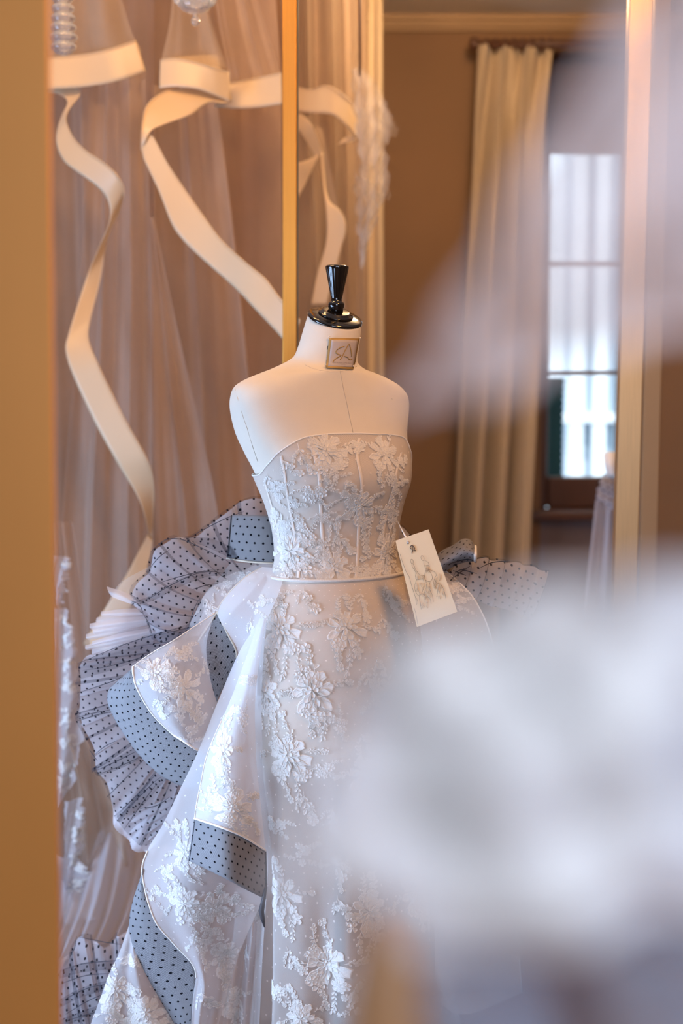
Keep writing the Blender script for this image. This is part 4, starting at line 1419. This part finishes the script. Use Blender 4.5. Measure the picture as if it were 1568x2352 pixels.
cr = [crease(gs, p, gw) for p in ([(178, 1524), (260, 1490), (340, 1462), (420, 1440)], [(190, 1540), (250, 1530), (330, 1508), (400, 1476)], [(177, 1592), (220, 1578), (280, 1555), (320, 1520)], [(176, 1648), (215, 1638), (255, 1630)],
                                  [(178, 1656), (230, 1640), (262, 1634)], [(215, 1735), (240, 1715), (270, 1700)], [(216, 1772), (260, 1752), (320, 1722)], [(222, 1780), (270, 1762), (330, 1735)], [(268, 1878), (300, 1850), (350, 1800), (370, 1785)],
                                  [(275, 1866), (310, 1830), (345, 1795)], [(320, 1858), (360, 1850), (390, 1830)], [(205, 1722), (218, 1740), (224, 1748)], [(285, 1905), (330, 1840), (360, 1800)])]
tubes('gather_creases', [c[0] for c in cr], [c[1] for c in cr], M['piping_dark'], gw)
# -- raw white tulle frills between the two dotted ruffles
rgf = random.Random(21)
fr_list = [((245, 1347), (259, 1372), (332, 1384), (335, 1398))]
yy = 1405.0
while yy < 1512:
    h_ = rgf.uniform(9, 17)
    xo = 203 + max(0, (1450 - yy)) * .55 + rgf.uniform(-8, 10)
    fr_list.append(((xo, yy), (xo + rgf.uniform(-3, 6), yy + h_), (352, 1400 + (yy - 1405) * .62 + rgf.uniform(-4, 2)), (354, 1408 + (yy - 1405) * .62 + rgf.uniform(2, 9))))
    yy += h_ + rgf.uniform(-5, 5)
for k, (o1, o2, i1, i2) in enumerate(fr_list):
    y = 3.06 + .012 * (k % 3)
    mid1, mid2 = ((o1[0] + i1[0]) / 2, (o1[1] + i1[1]) / 2 - 4), ((o2[0] + i2[0]) / 2, (o2[1] + i2[1]) / 2 + 1)
    fsx = strip([(*o1, y), (*mid1, y - .015), (*i1, y - .01)], [(*o2, y), (*mid2, y - .02), (*i2, y - .01)], 8, mid=-.012)
    fsx.mesh('tulle_frill', 8, 20, M['tulle_white'], gw)
fsx = ruff([(420, 1820, 3.02), (400, 1870, 3.03), (380, 1910, 3.03)], [(262, 1880, 3.1), (300, 1935, 3.1), (350, 1965, 3.1)], 60, 12, M['tulle_white'], gw, 'tulle_frill', n=6, amp=.006, sharp=1.1, bulge=0, seed=12)
veil_leaf = patch([[(345, 1300, 3.08), (360, 1310, 3.08)], [(275, 1340, 3.1), (340, 1370, 3.08)], [(245, 1390, 3.1), (335, 1400, 3.08)], [(228, 1430, 3.1), (335, 1430, 3.08)]])
veil_leaf.mesh('tulle_frill', 12, 16, M['tulle_wisp'], gw)

# -- long drape at the left of the skirt
isurf = patch([[(592, 1430, 2.82), (600, 1430, 2.81), (612, 1430, 2.80)], [(548, 1500, 2.86), (575, 1505, 2.83), (605, 1510, 2.80)], [(503, 1605, 2.88), (550, 1610, 2.84), (600, 1620, 2.82)], [(455, 1725, 2.88), (520, 1735, 2.845), (605, 1740, 2.83)],
               [(418, 1803, 2.88), (500, 1820, 2.84), (612, 1830, 2.84)], [(375, 1891, 2.87), (470, 1915, 2.83), (615, 1930, 2.85)], [(338, 1954, 2.87), (440, 1990, 2.83), (615, 2010, 2.86)], [(326, 2008, 2.87), (430, 2050, 2.83), (605, 2060, 2.87)],
               [(352, 2108, 2.86), (440, 2130, 2.84), (570, 2140, 2.88)], [(396, 2165, 2.86), (455, 2190, 2.84), (540, 2215, 2.885)], [(447, 2225, 2.86), (470, 2260, 2.84), (520, 2290, 2.885)], [(442, 2300, 2.86), (460, 2320, 2.84), (505, 2340, 2.885)], [(434, 2440, 2.86), (450, 2440, 2.85), (475, 2440, 2.885)]],
              disp=lambda u, v: np.stack([0 * u, -.012 * v * np.sin(9 * u + 3) * u * (1 - u) * 4, 0 * u], -1))
io = isurf.mesh('draped_panel', 40, 110, M['lace_over'], gw)
tube('hem_piping', isurf.ev(np.zeros(60) + .004, np.linspace(.5, .86, 60)) + [0, -.001, 0], .0016, M['piping'], io)
for q in (('b', 420, 1960, .8, .2, 1), ('c', 375, 1990, .6, .3, 0), ('c', 350, 2050, .7, 0, 1), ('s', 500, 1790, .8, .2, 2), ('c', 480, 1760, .6, .1, 2), ('b', 420, 2080, 1.0, .4, 3), ('b', 500, 2090, 1.0, 1.4, 0), ('c', 460, 2170, .8, .4, 2), ('s', 470, 2290, .8, .1, 0), ('c', 395, 1900, .6, .1, 1), ('c', 470, 1850, .6, .9, 0), ('s', 520, 1650, .8, .1, 1), ('b', 520, 2200, .9, .2, 2)):
    place(isurf, *q[:5], io, q[5], M['lace_flat'])
js = strip([(330, 1990, 2.875), (324, 2011, 2.885), (299, 2098, 2.90), (304, 2169, 2.90), (345, 2256, 2.90), (401, 2352, 2.90), (440, 2420, 2.90)],
           [(329, 2000, 2.872), (331, 2052, 2.872), (355, 2110, 2.868), (398, 2166, 2.866), (448, 2226, 2.866), (441, 2330, 2.868), (436, 2420, 2.87)], 18, mid=-.008)
jo = js.mesh('stiff_band', 14, 60, M['stiff'], gw)
solidify(jo, .0015)
tube('band_edge', js.ev(np.full(40, .01), np.linspace(0, 1, 40)), .0008, M['piping_dark'], jo)
# front fold of the drape
ks = patch([[(596, 1420, 2.79), (602, 1420, 2.785), (606, 1420, 2.78), (612, 1420, 2.78)], [(572, 1490, 2.80), (582, 1490, 2.79), (590, 1490, 2.785), (600, 1490, 2.785)], [(530, 1605, 2.81), (555, 1605, 2.785), (572, 1605, 2.785), (586, 1605, 2.79)], [(478, 1725, 2.815), (520, 1730, 2.77), (560, 1732, 2.775), (588, 1741, 2.80)],
            [(460, 1800, 2.81), (515, 1810, 2.76), (560, 1815, 2.765), (597, 1830, 2.81)], [(450, 1850, 2.805), (515, 1868, 2.755), (562, 1880, 2.77), (604, 1900, 2.81)], [(446, 1880, 2.80), (510, 1902, 2.75), (560, 1923, 2.768), (610, 1955, 2.81)]])
ko = ks.mesh('front_fold', 40, 60, M['lace_over'], gw)
tube('hem_piping', ks.ev(np.linspace(0, 1, 30), np.full(30, .995)) + [0, -.001, 0], .0022, M['piping'], ko)
tube('side_piping', ks.ev(np.zeros(30) + .004, np.linspace(.4, 1, 30)) + [0, -.001, 0], .0012, M['piping'], ko)
for q in (('b', 505, 1720, .9, .1, 2), ('b', 540, 1855, .95, .3, 0), ('c', 470, 1830, .7, 0, 1), ('s', 520, 1790, .7, .3, 0), ('s', 585, 1890, .7, .2, 1), ('c', 545, 1640, .7, .2, 2), ('c', 570, 1550, .6, .1, 0)):
    place(ks, *q[:5], ko, q[5], M['lace_flat'] if q[0] != 'b' else M['lace'])
ls = patch([[(446, 1881, 2.802), (510, 1904, 2.752), (560, 1925, 2.77), (611, 1957, 2.812)], [(442, 1910, 2.80), (510, 1940, 2.75), (562, 1962, 2.77), (612, 1995, 2.812)], [(437, 1945, 2.80), (510, 1978, 2.75), (562, 2003, 2.77), (612, 2030, 2.812)], [(432, 1976, 2.80), (508, 2013, 2.752), (562, 2042, 2.77), (610, 2066, 2.812)]])
lo = ls.mesh('stiff_band', 30, 16, M['stiff'], gw)
solidify(lo, .0015)
tube('band_edge', ls.ev(np.full(16, .99), np.linspace(0, 1, 16)) + [0, -.001, 0], .0018, M['piping_dark'], lo)
tube('band_edge', ls.ev(np.full(16, .01), np.linspace(0, 1, 16)) + [0, -.001, 0], .0008, M['piping_dark'], lo)
tube('ribbon_tie', P(np.array([612, 606, 600, 603, 607]), np.array([2030, 2060, 2092, 2110, 2130]), 2.80), [.002, .004, .006, .005, .001], M['piping_dark'], gw)
qs = patch([[(545, 2035, 2.92), (580, 2045, 2.9), (612, 2060, 2.88)], [(535, 2150, 2.93), (575, 2150, 2.9), (606, 2150, 2.89)], [(515, 2260, 2.93), (565, 2260, 2.92), (600, 2260, 2.89)], [(480, 2440, 2.93), (550, 2440, 2.93), (592, 2440, 2.89)]],
           disp=folds(2.2, .012))
qo = qs.mesh('inner_panel', 30, 40, M['lace_over'], gw)
for q in (('c', 560, 2190, .7, 0, 1), ('s', 575, 2090, .7, 0, 0), ('b', 530, 2300, .8, .3, 2)):
    place(qs, *q[:5], qo, q[5], M['lace_flat'])
# lower lace panel
ns_ = patch([[(298, 2120, 2.91), (302, 2140, 2.905), (306, 2165, 2.90)], [(275, 2185, 2.91), (300, 2195, 2.9), (318, 2205, 2.895)], [(250, 2240, 2.91), (300, 2250, 2.89), (346, 2258, 2.895)], [(208, 2352, 2.91), (310, 2352, 2.885), (402, 2352, 2.895)], [(170, 2450, 2.91), (320, 2450, 2.885), (470, 2450, 2.895)]],
            disp=lambda u, v: np.stack([0 * u, -.012 * v * np.sin(11 * u), 0 * u], -1))
no = ns_.mesh('lace_panel', 40, 50, M['lace_over'], gw)
for q in (('b', 270, 2270, .95, .2, 1), ('c', 300, 2200, .7, .1, 0), ('c', 240, 2330, .8, .4, 2), ('b', 330, 2320, .9, .7, 2), ('c', 290, 2350, .8, 0, 1)):
    place(ns_, *q[:5], no, q[5], M['lace'])
# dotted tulle lying low at the left
O_out = [(108, 2260, 3.12), (138, 2226, 3.12), (160, 2192, 3.12), (176, 2150, 3.12), (215, 2160, 3.1), (250, 2166, 3.1), (268, 2145, 3.1), (284, 2140, 3.1), (305, 2150, 3.08)]
O_in = [(90, 2440, 3.0), (130, 2440, 2.99), (160, 2440, 2.98), (190, 2440, 2.97), (215, 2430, 2.96), (240, 2400, 2.96), (260, 2360, 2.96), (280, 2300, 2.96), (300, 2240, 2.96)]
os_ = ruff(O_in, O_out, 200, 40, M['net_black'], gw, 'dotted_tulle_train', n=4, amp=.014, sharp=1.2, bulge=.03, seed=15)
for fl, fr_ in ([(136, 2230, 3.09), (200, 2210, 3.07), (290, 2204, 3.03)], [(136, 2248, 3.08), (200, 2232, 3.06), (290, 2226, 3.03)]), ([(130, 2300, 3.06), (190, 2268, 3.05), (270, 2246, 3.02)], [(130, 2318, 3.05), (190, 2290, 3.04), (265, 2268, 3.02)]), \
        ([(130, 2345, 3.04), (190, 2322, 3.03), (250, 2300, 3.01)], [(130, 2365, 3.03), (190, 2340, 3.03), (245, 2318, 3.01)]):
    strip(fl, fr_, 10, -.006).mesh('tulle_pleat', 8, 30, M['net_black'], gw)
if True:
    pass
ruff([(a, b, c + .03) for a, b, c in O_in], [(a + 2, b + 6, c + .03) for a, b, c in O_out], 120, 24, M['net_under'], gw, 'white_underlayer', n=6, amp=.012, sharp=.8, bulge=.02, seed=16)
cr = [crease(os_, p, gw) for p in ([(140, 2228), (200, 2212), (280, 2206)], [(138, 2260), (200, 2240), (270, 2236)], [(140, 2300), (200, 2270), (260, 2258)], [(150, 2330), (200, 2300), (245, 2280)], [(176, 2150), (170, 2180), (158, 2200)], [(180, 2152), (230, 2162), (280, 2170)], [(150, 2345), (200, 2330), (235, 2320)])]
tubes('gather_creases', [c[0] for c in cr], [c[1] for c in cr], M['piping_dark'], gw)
# right-hand side: dotted tulle behind the tag, rolled edge and lace peplum
r1 = ruff([(890, 1330, 3.02), (920, 1330, 3.02), (950, 1330, 3.02), (990, 1330, 3.02)], [(880, 1200, 3.05), (915, 1203, 3.05), (940, 1222, 3.05), (985, 1270, 3.05)], 80, 20, M['net_black'], gw, 'dotted_tulle_pouf', n=3, amp=.004, sharp=.6, bulge=.03, seed=21)
ruff([(890, 1335, 3.04), (920, 1335, 3.04), (950, 1335, 3.04), (990, 1335, 3.04)], [(880, 1205, 3.07), (915, 1208, 3.07), (940, 1226, 3.07), (985, 1274, 3.07)], 40, 12, M['net_under'], gw, 'white_underlayer', n=3, amp=.004, sharp=.3, bulge=.03, seed=22)
roll = patch([[(985, 1300, 3.03), (1010, 1268, 3.03), (1040, 1252, 3.03), (1062, 1238, 3.03), (1080, 1240, 3.03), (1092, 1256, 3.03)], [(985, 1310, 2.99), (1012, 1285, 2.98), (1040, 1268, 2.975), (1062, 1256, 2.97), (1080, 1256, 2.97), (1092, 1268, 2.97)],
              [(990, 1320, 2.98), (1016, 1300, 2.97), (1042, 1285, 2.965), (1064, 1274, 2.96), (1080, 1274, 2.96), (1092, 1280, 2.96)], [(1000, 1335, 3.0), (1020, 1315, 3.0), (1044, 1300, 3.0), (1066, 1292, 3.0), (1080, 1290, 3.0), (1092, 1290, 3.0)]])
ro = roll.mesh('rolled_band', 40, 24, M['stiff'], gw)
tube('band_trim', roll.ev(np.full(16, .99), np.linspace(0, 1, 16)), .0035, M['piping'], ro)
R_out = [(1040, 1300, 3.0), (1060, 1287, 3.0), (1095, 1280, 3.0), (1120, 1277, 3.0), (1135, 1284, 3.0), (1190, 1290, 3.02), (1260, 1310, 3.04)]
R_in = [(1020, 1320, 2.97), (1030, 1335, 2.97), (1050, 1350, 2.97), (1080, 1370, 2.97), (1120, 1390, 2.97), (1160, 1400, 2.97), (1220, 1420, 2.97)]
rs = ruff(R_in, R_out, 140, 24, M['net_black'], gw, 'dotted_tulle_ruffle', n=6, amp=.008, sharp=1.1, bulge=.03, seed=25)
ruff([(a, b, c + .03) for a, b, c in R_in], [(a, b + 4, c + .03) for a, b, c in R_out], 80, 16, M['net_under'], gw, 'white_underlayer', n=6, amp=.006, sharp=.6, bulge=.02, seed=26)
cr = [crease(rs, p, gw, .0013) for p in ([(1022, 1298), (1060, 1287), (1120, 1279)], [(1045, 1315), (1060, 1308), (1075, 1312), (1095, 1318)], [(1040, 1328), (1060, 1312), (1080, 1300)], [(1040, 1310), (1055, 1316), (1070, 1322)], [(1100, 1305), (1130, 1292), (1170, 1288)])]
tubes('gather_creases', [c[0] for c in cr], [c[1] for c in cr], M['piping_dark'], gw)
rp = patch([[(935, 1310, 2.93), (980, 1305, 2.97), (1024, 1312, 3.0)], [(945, 1345, 2.90), (1000, 1335, 2.93), (1060, 1343, 2.96)], [(960, 1400, 2.87), (1020, 1390, 2.90), (1095, 1385, 2.94)], [(970, 1500, 2.86), (1040, 1490, 2.88), (1130, 1470, 2.92)], [(985, 1700, 2.86), (1050, 1720, 2.86), (1160, 1640, 2.92)], [(995, 1950, 2.86), (1060, 2000, 2.87), (1170, 1900, 2.93)], [(1000, 2300, 2.86), (1070, 2330, 2.87), (1200, 2280, 2.94)]])
rpo = rp.mesh('lace_panel', 30, 60, M['lace_over'], gw)
for q in (('c', 1040, 1340, .7, .2, 0), ('c', 1060, 1380, .7, .2, 1)):
    place(rp, *q[:5], rpo, q[5], M['lace_flat'])
tube('hem_piping', rp.ev(np.full(40, .995), np.linspace(0, 1, 40)), .0016, M['piping'], rpo)

# ------------------------------------------------------------------ swing tag
tgY = 2.775
T0, T1, T2, T3 = P(908, 1242, tgY + .03), P(984, 1216, tgY + .03), P(1050, 1405, tgY), P(957, 1440, tgY)
tgo = tag(empty('swing_tag', tuple((T0 + T2) / 2)), 'cream card tag with two sketched figures, hanging by the waist', 'tag')
ta = lambda x, y: None
co = np.array([(908, 1242), (984, 1216), (1050, 1405), (957, 1440)], float)


def tagp(px, py, lift=.0012):
    """point of the card plane seen at (px, py)"""
    n = np.cross(T1 - T0, T3 - T0)
    n /= np.linalg.norm(n)
    if n[1] > 0:
        n = -n
    o = np.array([0, 0, CAMZ])
    d = P(px, py, 1.0) - o
    t = ((T0 - o) @ n) / (d @ n)
    return o + d * t + n * lift


cq = [tagp(*c, 0) for c in co]
card = mesh_np('card', cq + [q + np.array([0, .0012, 0]) for q in cq], [(3, 2, 1, 0), (4, 5, 6, 7), (0, 1, 5, 4), (1, 2, 6, 5), (2, 3, 7, 6), (3, 0, 4, 7)], M['card'], tgo, smooth=False)
zt_ = lambda pts: [(880 + a * 300 / 1568, 1180 + b * 300 / 1568) for a, b in pts]
ink = [[(345, 375), (325, 395), (325, 415), (345, 425), (352, 440), (343, 478)], [(343, 470), (350, 430), (347, 380), (360, 390), (380, 425), (360, 432), (375, 440), (392, 440)]]
fig = [[(335, 545), (328, 565), (340, 600), (355, 598), (360, 575), (350, 548), (335, 545)], [(345, 600), (348, 640), (372, 670), (388, 700), (400, 720)], [(357, 600), (372, 630), (385, 665), (410, 700)],
       [(395, 700), (385, 750), (400, 790), (470, 780), (490, 745), (440, 735), (410, 700)], [(400, 790), (380, 850), (385, 930), (430, 985), (470, 930), (490, 850), (480, 790)], [(430, 985), (440, 1060), (455, 1150)],
       [(455, 505), (450, 530), (468, 560), (488, 555), (490, 525), (472, 505), (455, 505)], [(485, 560), (488, 610), (505, 640)], [(495, 560), (535, 580), (552, 620), (545, 650)], [(500, 625), (550, 620), (545, 670), (510, 680), (500, 625)],
       [(510, 680), (495, 740), (510, 800), (560, 810), (590, 760), (545, 670)], [(545, 670), (600, 690), (640, 730), (610, 780), (640, 830), (690, 850), (720, 900), (740, 960), (750, 1020)], [(560, 810), (555, 900), (590, 980), (600, 1060)], [(510, 800), (520, 870), (490, 960), (520, 1010)],
       [(590, 760), (610, 850), (650, 920), (640, 1000)], [(460, 960), (500, 980), (560, 1020), (575, 1080)], [(200, 480), (230, 580), (290, 730), (310, 750), (340, 860), (390, 1020), (395, 1090), (412, 1095), (415, 1050), (400, 1015)], [(370, 1130), (390, 1200), (412, 1320)]]
tubes('monogram', [np.array([tagp(*q) for q in poly(zt_(s), 14)]) for s in ink], .0008, M['ink'], card)
tubes('figure_sketch', [np.array([tagp(*q) for q in poly(zt_(s), 16)]) for s in fig], .00024, M['ink'], card)
rg = random.Random(4)
wash = []
for (cx, cy, rx, ry, n) in ((440, 760, 45, 20, 8), (440, 880, 45, 75, 14), (520, 900, 40, 80, 14), (640, 800, 60, 90, 18), (690, 920, 40, 70, 12), (480, 1040, 50, 60, 10), (525, 650, 22, 25, 8)):
    for _ in range(n):
        x, y = cx + rg.uniform(-rx, rx), cy + rg.uniform(-ry, ry)
        wash.append([(x, y), (x + rg.uniform(-6, 10), y + rg.uniform(12, 30)), (x + rg.uniform(-4, 18), y + rg.uniform(30, 50))])
tubes('sketch_wash', [np.array([tagp(*q) for q in poly(zt_(s), 5)]) for s in wash], .0005, M['wash'], card, 4)
hole = tagp(936.5, 1246.5, .0008)
lathe('eyelet', [(.0012, -.0006), (.0026, -.0006), (.0026, .0006), (.0012, .0006)], M['grey_ink'], card, 12, hole, (0, -1, 0))
tubes('string', [np.array([P(913, 1197, 2.90), P(920, 1212, 2.86), P(930, 1232, 2.81), hole + [0, -.001, 0]]), np.array([P(914, 1199, 2.90), P(923, 1216, 2.86), P(933, 1234, 2.81), hole + [.001, -.001, 0]])], .0009, M['piping'], tgo)
text_mesh('ATELIER', 2.2, M['ink_soft'], 'lettering', card, lambda x, y: tagp(951.5 + x, 1269 - y - x * .1))

# ------------------------------------------------------------------ white lace gown at the rack, far left
lg_ = tag(empty('lace_gown', tuple(P(180, 2250, 3.72) * [1, 1, 0])), 'narrow white lace trimmed gown hanging beside the brass jamb, low left', 'gown')
hang('tulle_skirt', [(95, 1200, 3.76), (100, 1600, 3.76), (110, 2000, 3.76), (90, 2480, 3.74)], [(170, 1200, 3.76), (235, 1620, 3.76), (330, 2000, 3.76), (380, 2480, 3.74)], M['tulle'], lg_, 3.3, .02)
hang('tulle_skirt', [(120, 1700, 3.7), (125, 1900, 3.7), (100, 2480, 3.7)], [(210, 1700, 3.7), (290, 1900, 3.7), (350, 2480, 3.7)], M['tulle_pale'], lg_, 2.3, .02, 1.)


def floor_fold(u, v):
    h = .035 * (1 + np.sin(13 * u + 4 * v)) * (1 + .6 * np.sin(7 * v + 3 * u)) + .02 * np.sin(31 * u + 5 * v) ** 2
    return np.stack([0 * u, 0 * u, h], -1)


tr_ = np.array([[[x, y, z] for x in np.linspace(xa_, xb_, 6)] for y, z, xa_, xb_ in ((3.78, .16, -.86, -.42), (3.6, .06, -.82, -.44), (3.4, .02, -.80, -.46), (3.2, .014, -.76, -.48), (3.1, .012, -.74, -.50))])
patch(tr_, None, floor_fold).mesh('tulle_train', 90, 50, M['net_under'], lg_)


def ragged(u, v):
    e = np.sin(23 * v + 4 * u) + .7 * np.sin(51 * v + 2) + .5 * np.sin(89 * v + 5 * u) + .4 * np.sin(143 * v + 1)
    return np.stack([.006 * e * (u - .2), -.01 * np.sin(8 * u + 6 * v), 0 * u], -1)


for l, r in [([(120, 1275, 3.7), (122, 1340, 3.7), (126, 1390, 3.7)], [(165, 1282, 3.7), (152, 1330, 3.7), (142, 1385, 3.7)]),
             ([(122, 1396, 3.7), (124, 1600, 3.7), (126, 1800, 3.68), (128, 1860, 3.68)], [(160, 1400, 3.69), (180, 1560, 3.69), (185, 1720, 3.68), (165, 1800, 3.68)]),
             ([(150, 1840, 3.66), (148, 1960, 3.66), (140, 2060, 3.66)], [(195, 1830, 3.66), (185, 1960, 3.66), (165, 2080, 3.66)]),
             ([(125, 1960, 3.65), (130, 2020, 3.65), (145, 2120, 3.65)], [(205, 1990, 3.65), (220, 2050, 3.65), (215, 2110, 3.65)])]:
    ee = edges_patch(l, r, n=12, cols=5, disp=ragged)
    ge = ee.mesh('lace_edging', 24, 80, M['tulle_white'], lg_)
    for j in range(max(2, int((l[-1][1] - l[0][1]) / 55))):
        yy = l[0][1] + 25 + j * 55
        place(ee, 'c', (l[0][0] + r[0][0]) / 2 + 6, yy, .8, j, ge, j, M['lace'])

# ------------------------------------------------------------------ glass chandelier
ch = tag(empty('glass_chandelier', (pxx(260, -200, 3.5), 3.5, ZC - .05)), 'clear ribbed glass chandelier hanging at the top left before the tulle', 'chandelier')
Yh = 3.55
sx_ = Yh / FPX


def gl_prof(rows, y0):
    return [(r * sx_, -(y - y0) * sx_) for r, y in rows]


o1 = P(142, -120, Yh)
rows = [(8, -120), (9, -40)]
for i in range(7):
    yb_ = -40 + i * 21
    rr = 20 + 2.2 * i if i < 6 else 28
    rows += [(rr - 7, yb_ + 1), (rr, yb_ + 5), (rr + 2, yb_ + 10), (rr, yb_ + 15), (rr - 7, yb_ + 20)]
rows += [(18, 110), (6, 114)]
lathe('glass_column', gl_prof(rows, -120), M['crystal'], ch, 40, o1, flute=20, depth=.12, frange=(-10, 10))
o2 = P(447, -120, Yh)
rows = [(6, -120), (7, -30), (34, -22), (39, -8), (38, 6), (30, 16), (16, 22), (7, 25), (4, 28), (7, 32), (10, 38), (9, 45), (4, 50)]
lathe('glass_cup', gl_prof(rows, -120), M['crystal'], ch, 40, o2, flute=16, depth=.10, frange=(-(20 + 120) * sx_, 10))
for i in range(14):
    a = 2 * math.pi * i / 14
    q = o2 + np.array([36 * sx_ * math.cos(a), 36 * sx_ * math.sin(a), -(120 + 4) * sx_])
    lathe('glass_petal', [(.0005, 0), (.008, .006), (.009, .016), (.004, .024)], M['crystal'], ch, 10, q, (math.cos(a) * .4, math.sin(a) * .4, 1))
cc = np.array([pxx(295, -220, Yh), Yh, ZC - .22])
tube('glass_arm', crm(4, np.linspace(0, 1, 20)) @ np.array([o1, o1 + [0, 0, .06], (o1 + cc) / 2 + [0, 0, .08], cc]), .008, M['crystal'], ch, 10)
tube('glass_arm', crm(4, np.linspace(0, 1, 20)) @ np.array([o2, o2 + [0, 0, .06], (o2 + cc) / 2 + [0, 0, .08], cc]), .008, M['crystal'], ch, 10)
tube('chain', [cc, (cc[0], cc[1], ZC)], .006, M['brass'], ch, 8)

# ------------------------------------------------------------------ mirror image of the gown, built as a separate piece beside the window
g4 = tag(empty('reflected_gown', tuple(P(1410, 1900, 4.4) * [1, 1, 0])), 'mirror image of the white dotted tulle gown, peeking out before the window sill', 'gown')
p4 = patch([[(1388, 1042, 4.4), (1402, 1040, 4.38), (1440, 1045, 4.4)], [(1390, 1065, 4.38), (1405, 1065, 4.36), (1440, 1065, 4.4)], [(1396, 1090, 4.38), (1408, 1090, 4.36), (1440, 1090, 4.4)]])
solidify(p4.mesh('bodice', 14, 14, M['piping'], g4), .01)
ruff([(1440, 1110, 4.38), (1440, 1150, 4.36), (1440, 1200, 4.36)], [(1392, 1086, 4.4), (1372, 1105, 4.4), (1368, 1150, 4.4)], 60, 16, M['net_black'], g4, 'dotted_tulle', n=3, amp=.01, sharp=.8, bulge=.04, seed=31)
ruff([(1440, 1110, 4.42), (1440, 1150, 4.40), (1440, 1200, 4.4)], [(1394, 1088, 4.44), (1376, 1107, 4.44), (1372, 1150, 4.44)], 30, 10, M['net_under'], g4, 'white_underlayer', n=3, amp=.01, sharp=.3, bulge=.04, seed=32)
hang('skirt', [(1366, 1130, 4.45), (1330, 1500, 4.45), (1300, 2240, 4.45)], [(1470, 1130, 4.45), (1500, 1500, 4.45), (1530, 2240, 4.45)], M['net_under'], g4, 4, .02)

# ------------------------------------------------------------------ blurred gown right in front of the camera
fg = tag(empty('lace_gown', tuple(P(1250, 1900, .45))), 'large out-of-focus white lace gown filling the lower right foreground', 'gown')
YG = .42


def bumps(u, v):
    y = .006 * np.sin(9 * u + 5 * v) + .0035 * np.sin(17 * u - 11 * v + 1) + .0025 * np.sin(8 * v * 3 + 2)
    return np.stack([.002 * np.sin(20 * v), -y, .002 * np.sin(18 * u)], -1)


fgs = patch([[(880, 1480, YG), (1020, 1425, YG), (1180, 1365, YG), (1350, 1325, YG), (1500, 1310, YG), (1800, 1290, YG)], [(825, 1560, YG), (990, 1530, YG - .02), (1180, 1490, YG - .03), (1350, 1460, YG - .03), (1500, 1440, YG - .03), (1800, 1420, YG)],
             [(760, 1720, YG), (960, 1700, YG - .02), (1180, 1680, YG - .04), (1350, 1660, YG - .04), (1500, 1640, YG - .04), (1800, 1620, YG)], [(690, 1890, YG), (910, 1880, YG - .02), (1160, 1880, YG - .03), (1350, 1870, YG - .03), (1500, 1860, YG - .03), (1800, 1850, YG)],
             [(625, 2040, YG), (870, 2035, YG - .01), (1120, 2100, YG - .02), (1350, 2080, YG - .02), (1500, 2060, YG - .02), (1800, 2050, YG)], [(620, 2085, YG), (870, 2060, YG), (980, 2190, YG), (1300, 2190, YG), (1500, 2130, YG), (1800, 2120, YG)]], disp=bumps)
fgo = fgs.mesh('lace_bodice', 80, 80, M['fg_lace'], fg)
for j, q in enumerate((('b', 1000, 1560, .45), ('b', 1200, 1500, .5), ('c', 1350, 1420, .5), ('b', 950, 1800, .45), ('c', 1130, 1760, .45), ('b', 1380, 1640, .5), ('c', 1480, 1850, .5), ('b', 1100, 1960, .5), ('c', 830, 1960, .4), ('b', 1330, 2010, .45), ('c', 1500, 1500, .5))):
    place(fgs, q[0], q[1], q[2], q[3], j, fgo, j, M['lace'])
lob = patch([[(1250, 330, .46), (1380, 110, .46), (1540, -60, .46), (1800, -200, .46)], [(1160, 480, .45), (1300, 330, .43), (1500, 240, .43), (1800, 140, .45)], [(1060, 670, .45), (1230, 560, .42), (1460, 510, .42), (1800, 470, .45)],
             [(960, 840, .46), (1170, 770, .44), (1420, 690, .44), (1800, 650, .46)], [(915, 955, .46), (1170, 885, .46), (1420, 790, .46), (1800, 760, .46)]], disp=bumps)
lob.mesh('tulle_sleeve', 50, 50, M['fg_tulle'], fg)
fgk = patch([[(960, 2110, .50), (1080, 2120, .50), (1250, 2110, .50), (1420, 2090, .50), (1800, 2080, .5)], [(965, 2220, .50), (1080, 2230, .49), (1250, 2240, .53), (1420, 2220, .49), (1800, 2200, .5)], [(985, 2400, .50), (1090, 2420, .49), (1270, 2420, .53), (1430, 2420, .49), (1800, 2400, .5)], [(1000, 2700, .50), (1100, 2700, .49), (1280, 2700, .53), (1440, 2700, .49), (1800, 2700, .5)]], disp=bumps)
fgk.mesh('tulle_skirt', 50, 40, M['fg_skirt'], fg)
# blurred rounded chair arm below
ar = tag(empty('chair_arm', tuple(P(893, 2420, .80))), 'blurred rounded tan wooden post at the bottom, between the two gowns', 'chair')
po = P(893, 2420, .80)
k7 = .80 / FPX * 1.12
lathe('turned_post', [(95 * k7, -500 * k7), (92 * k7, -100 * k7), (92 * k7, 40 * k7), (85 * k7, 130 * k7), (68 * k7, 205 * k7), (44 * k7, 255 * k7), (18 * k7, 282 * k7), (1 * k7, 286 * k7)], M['tan'], ar, 40, po)
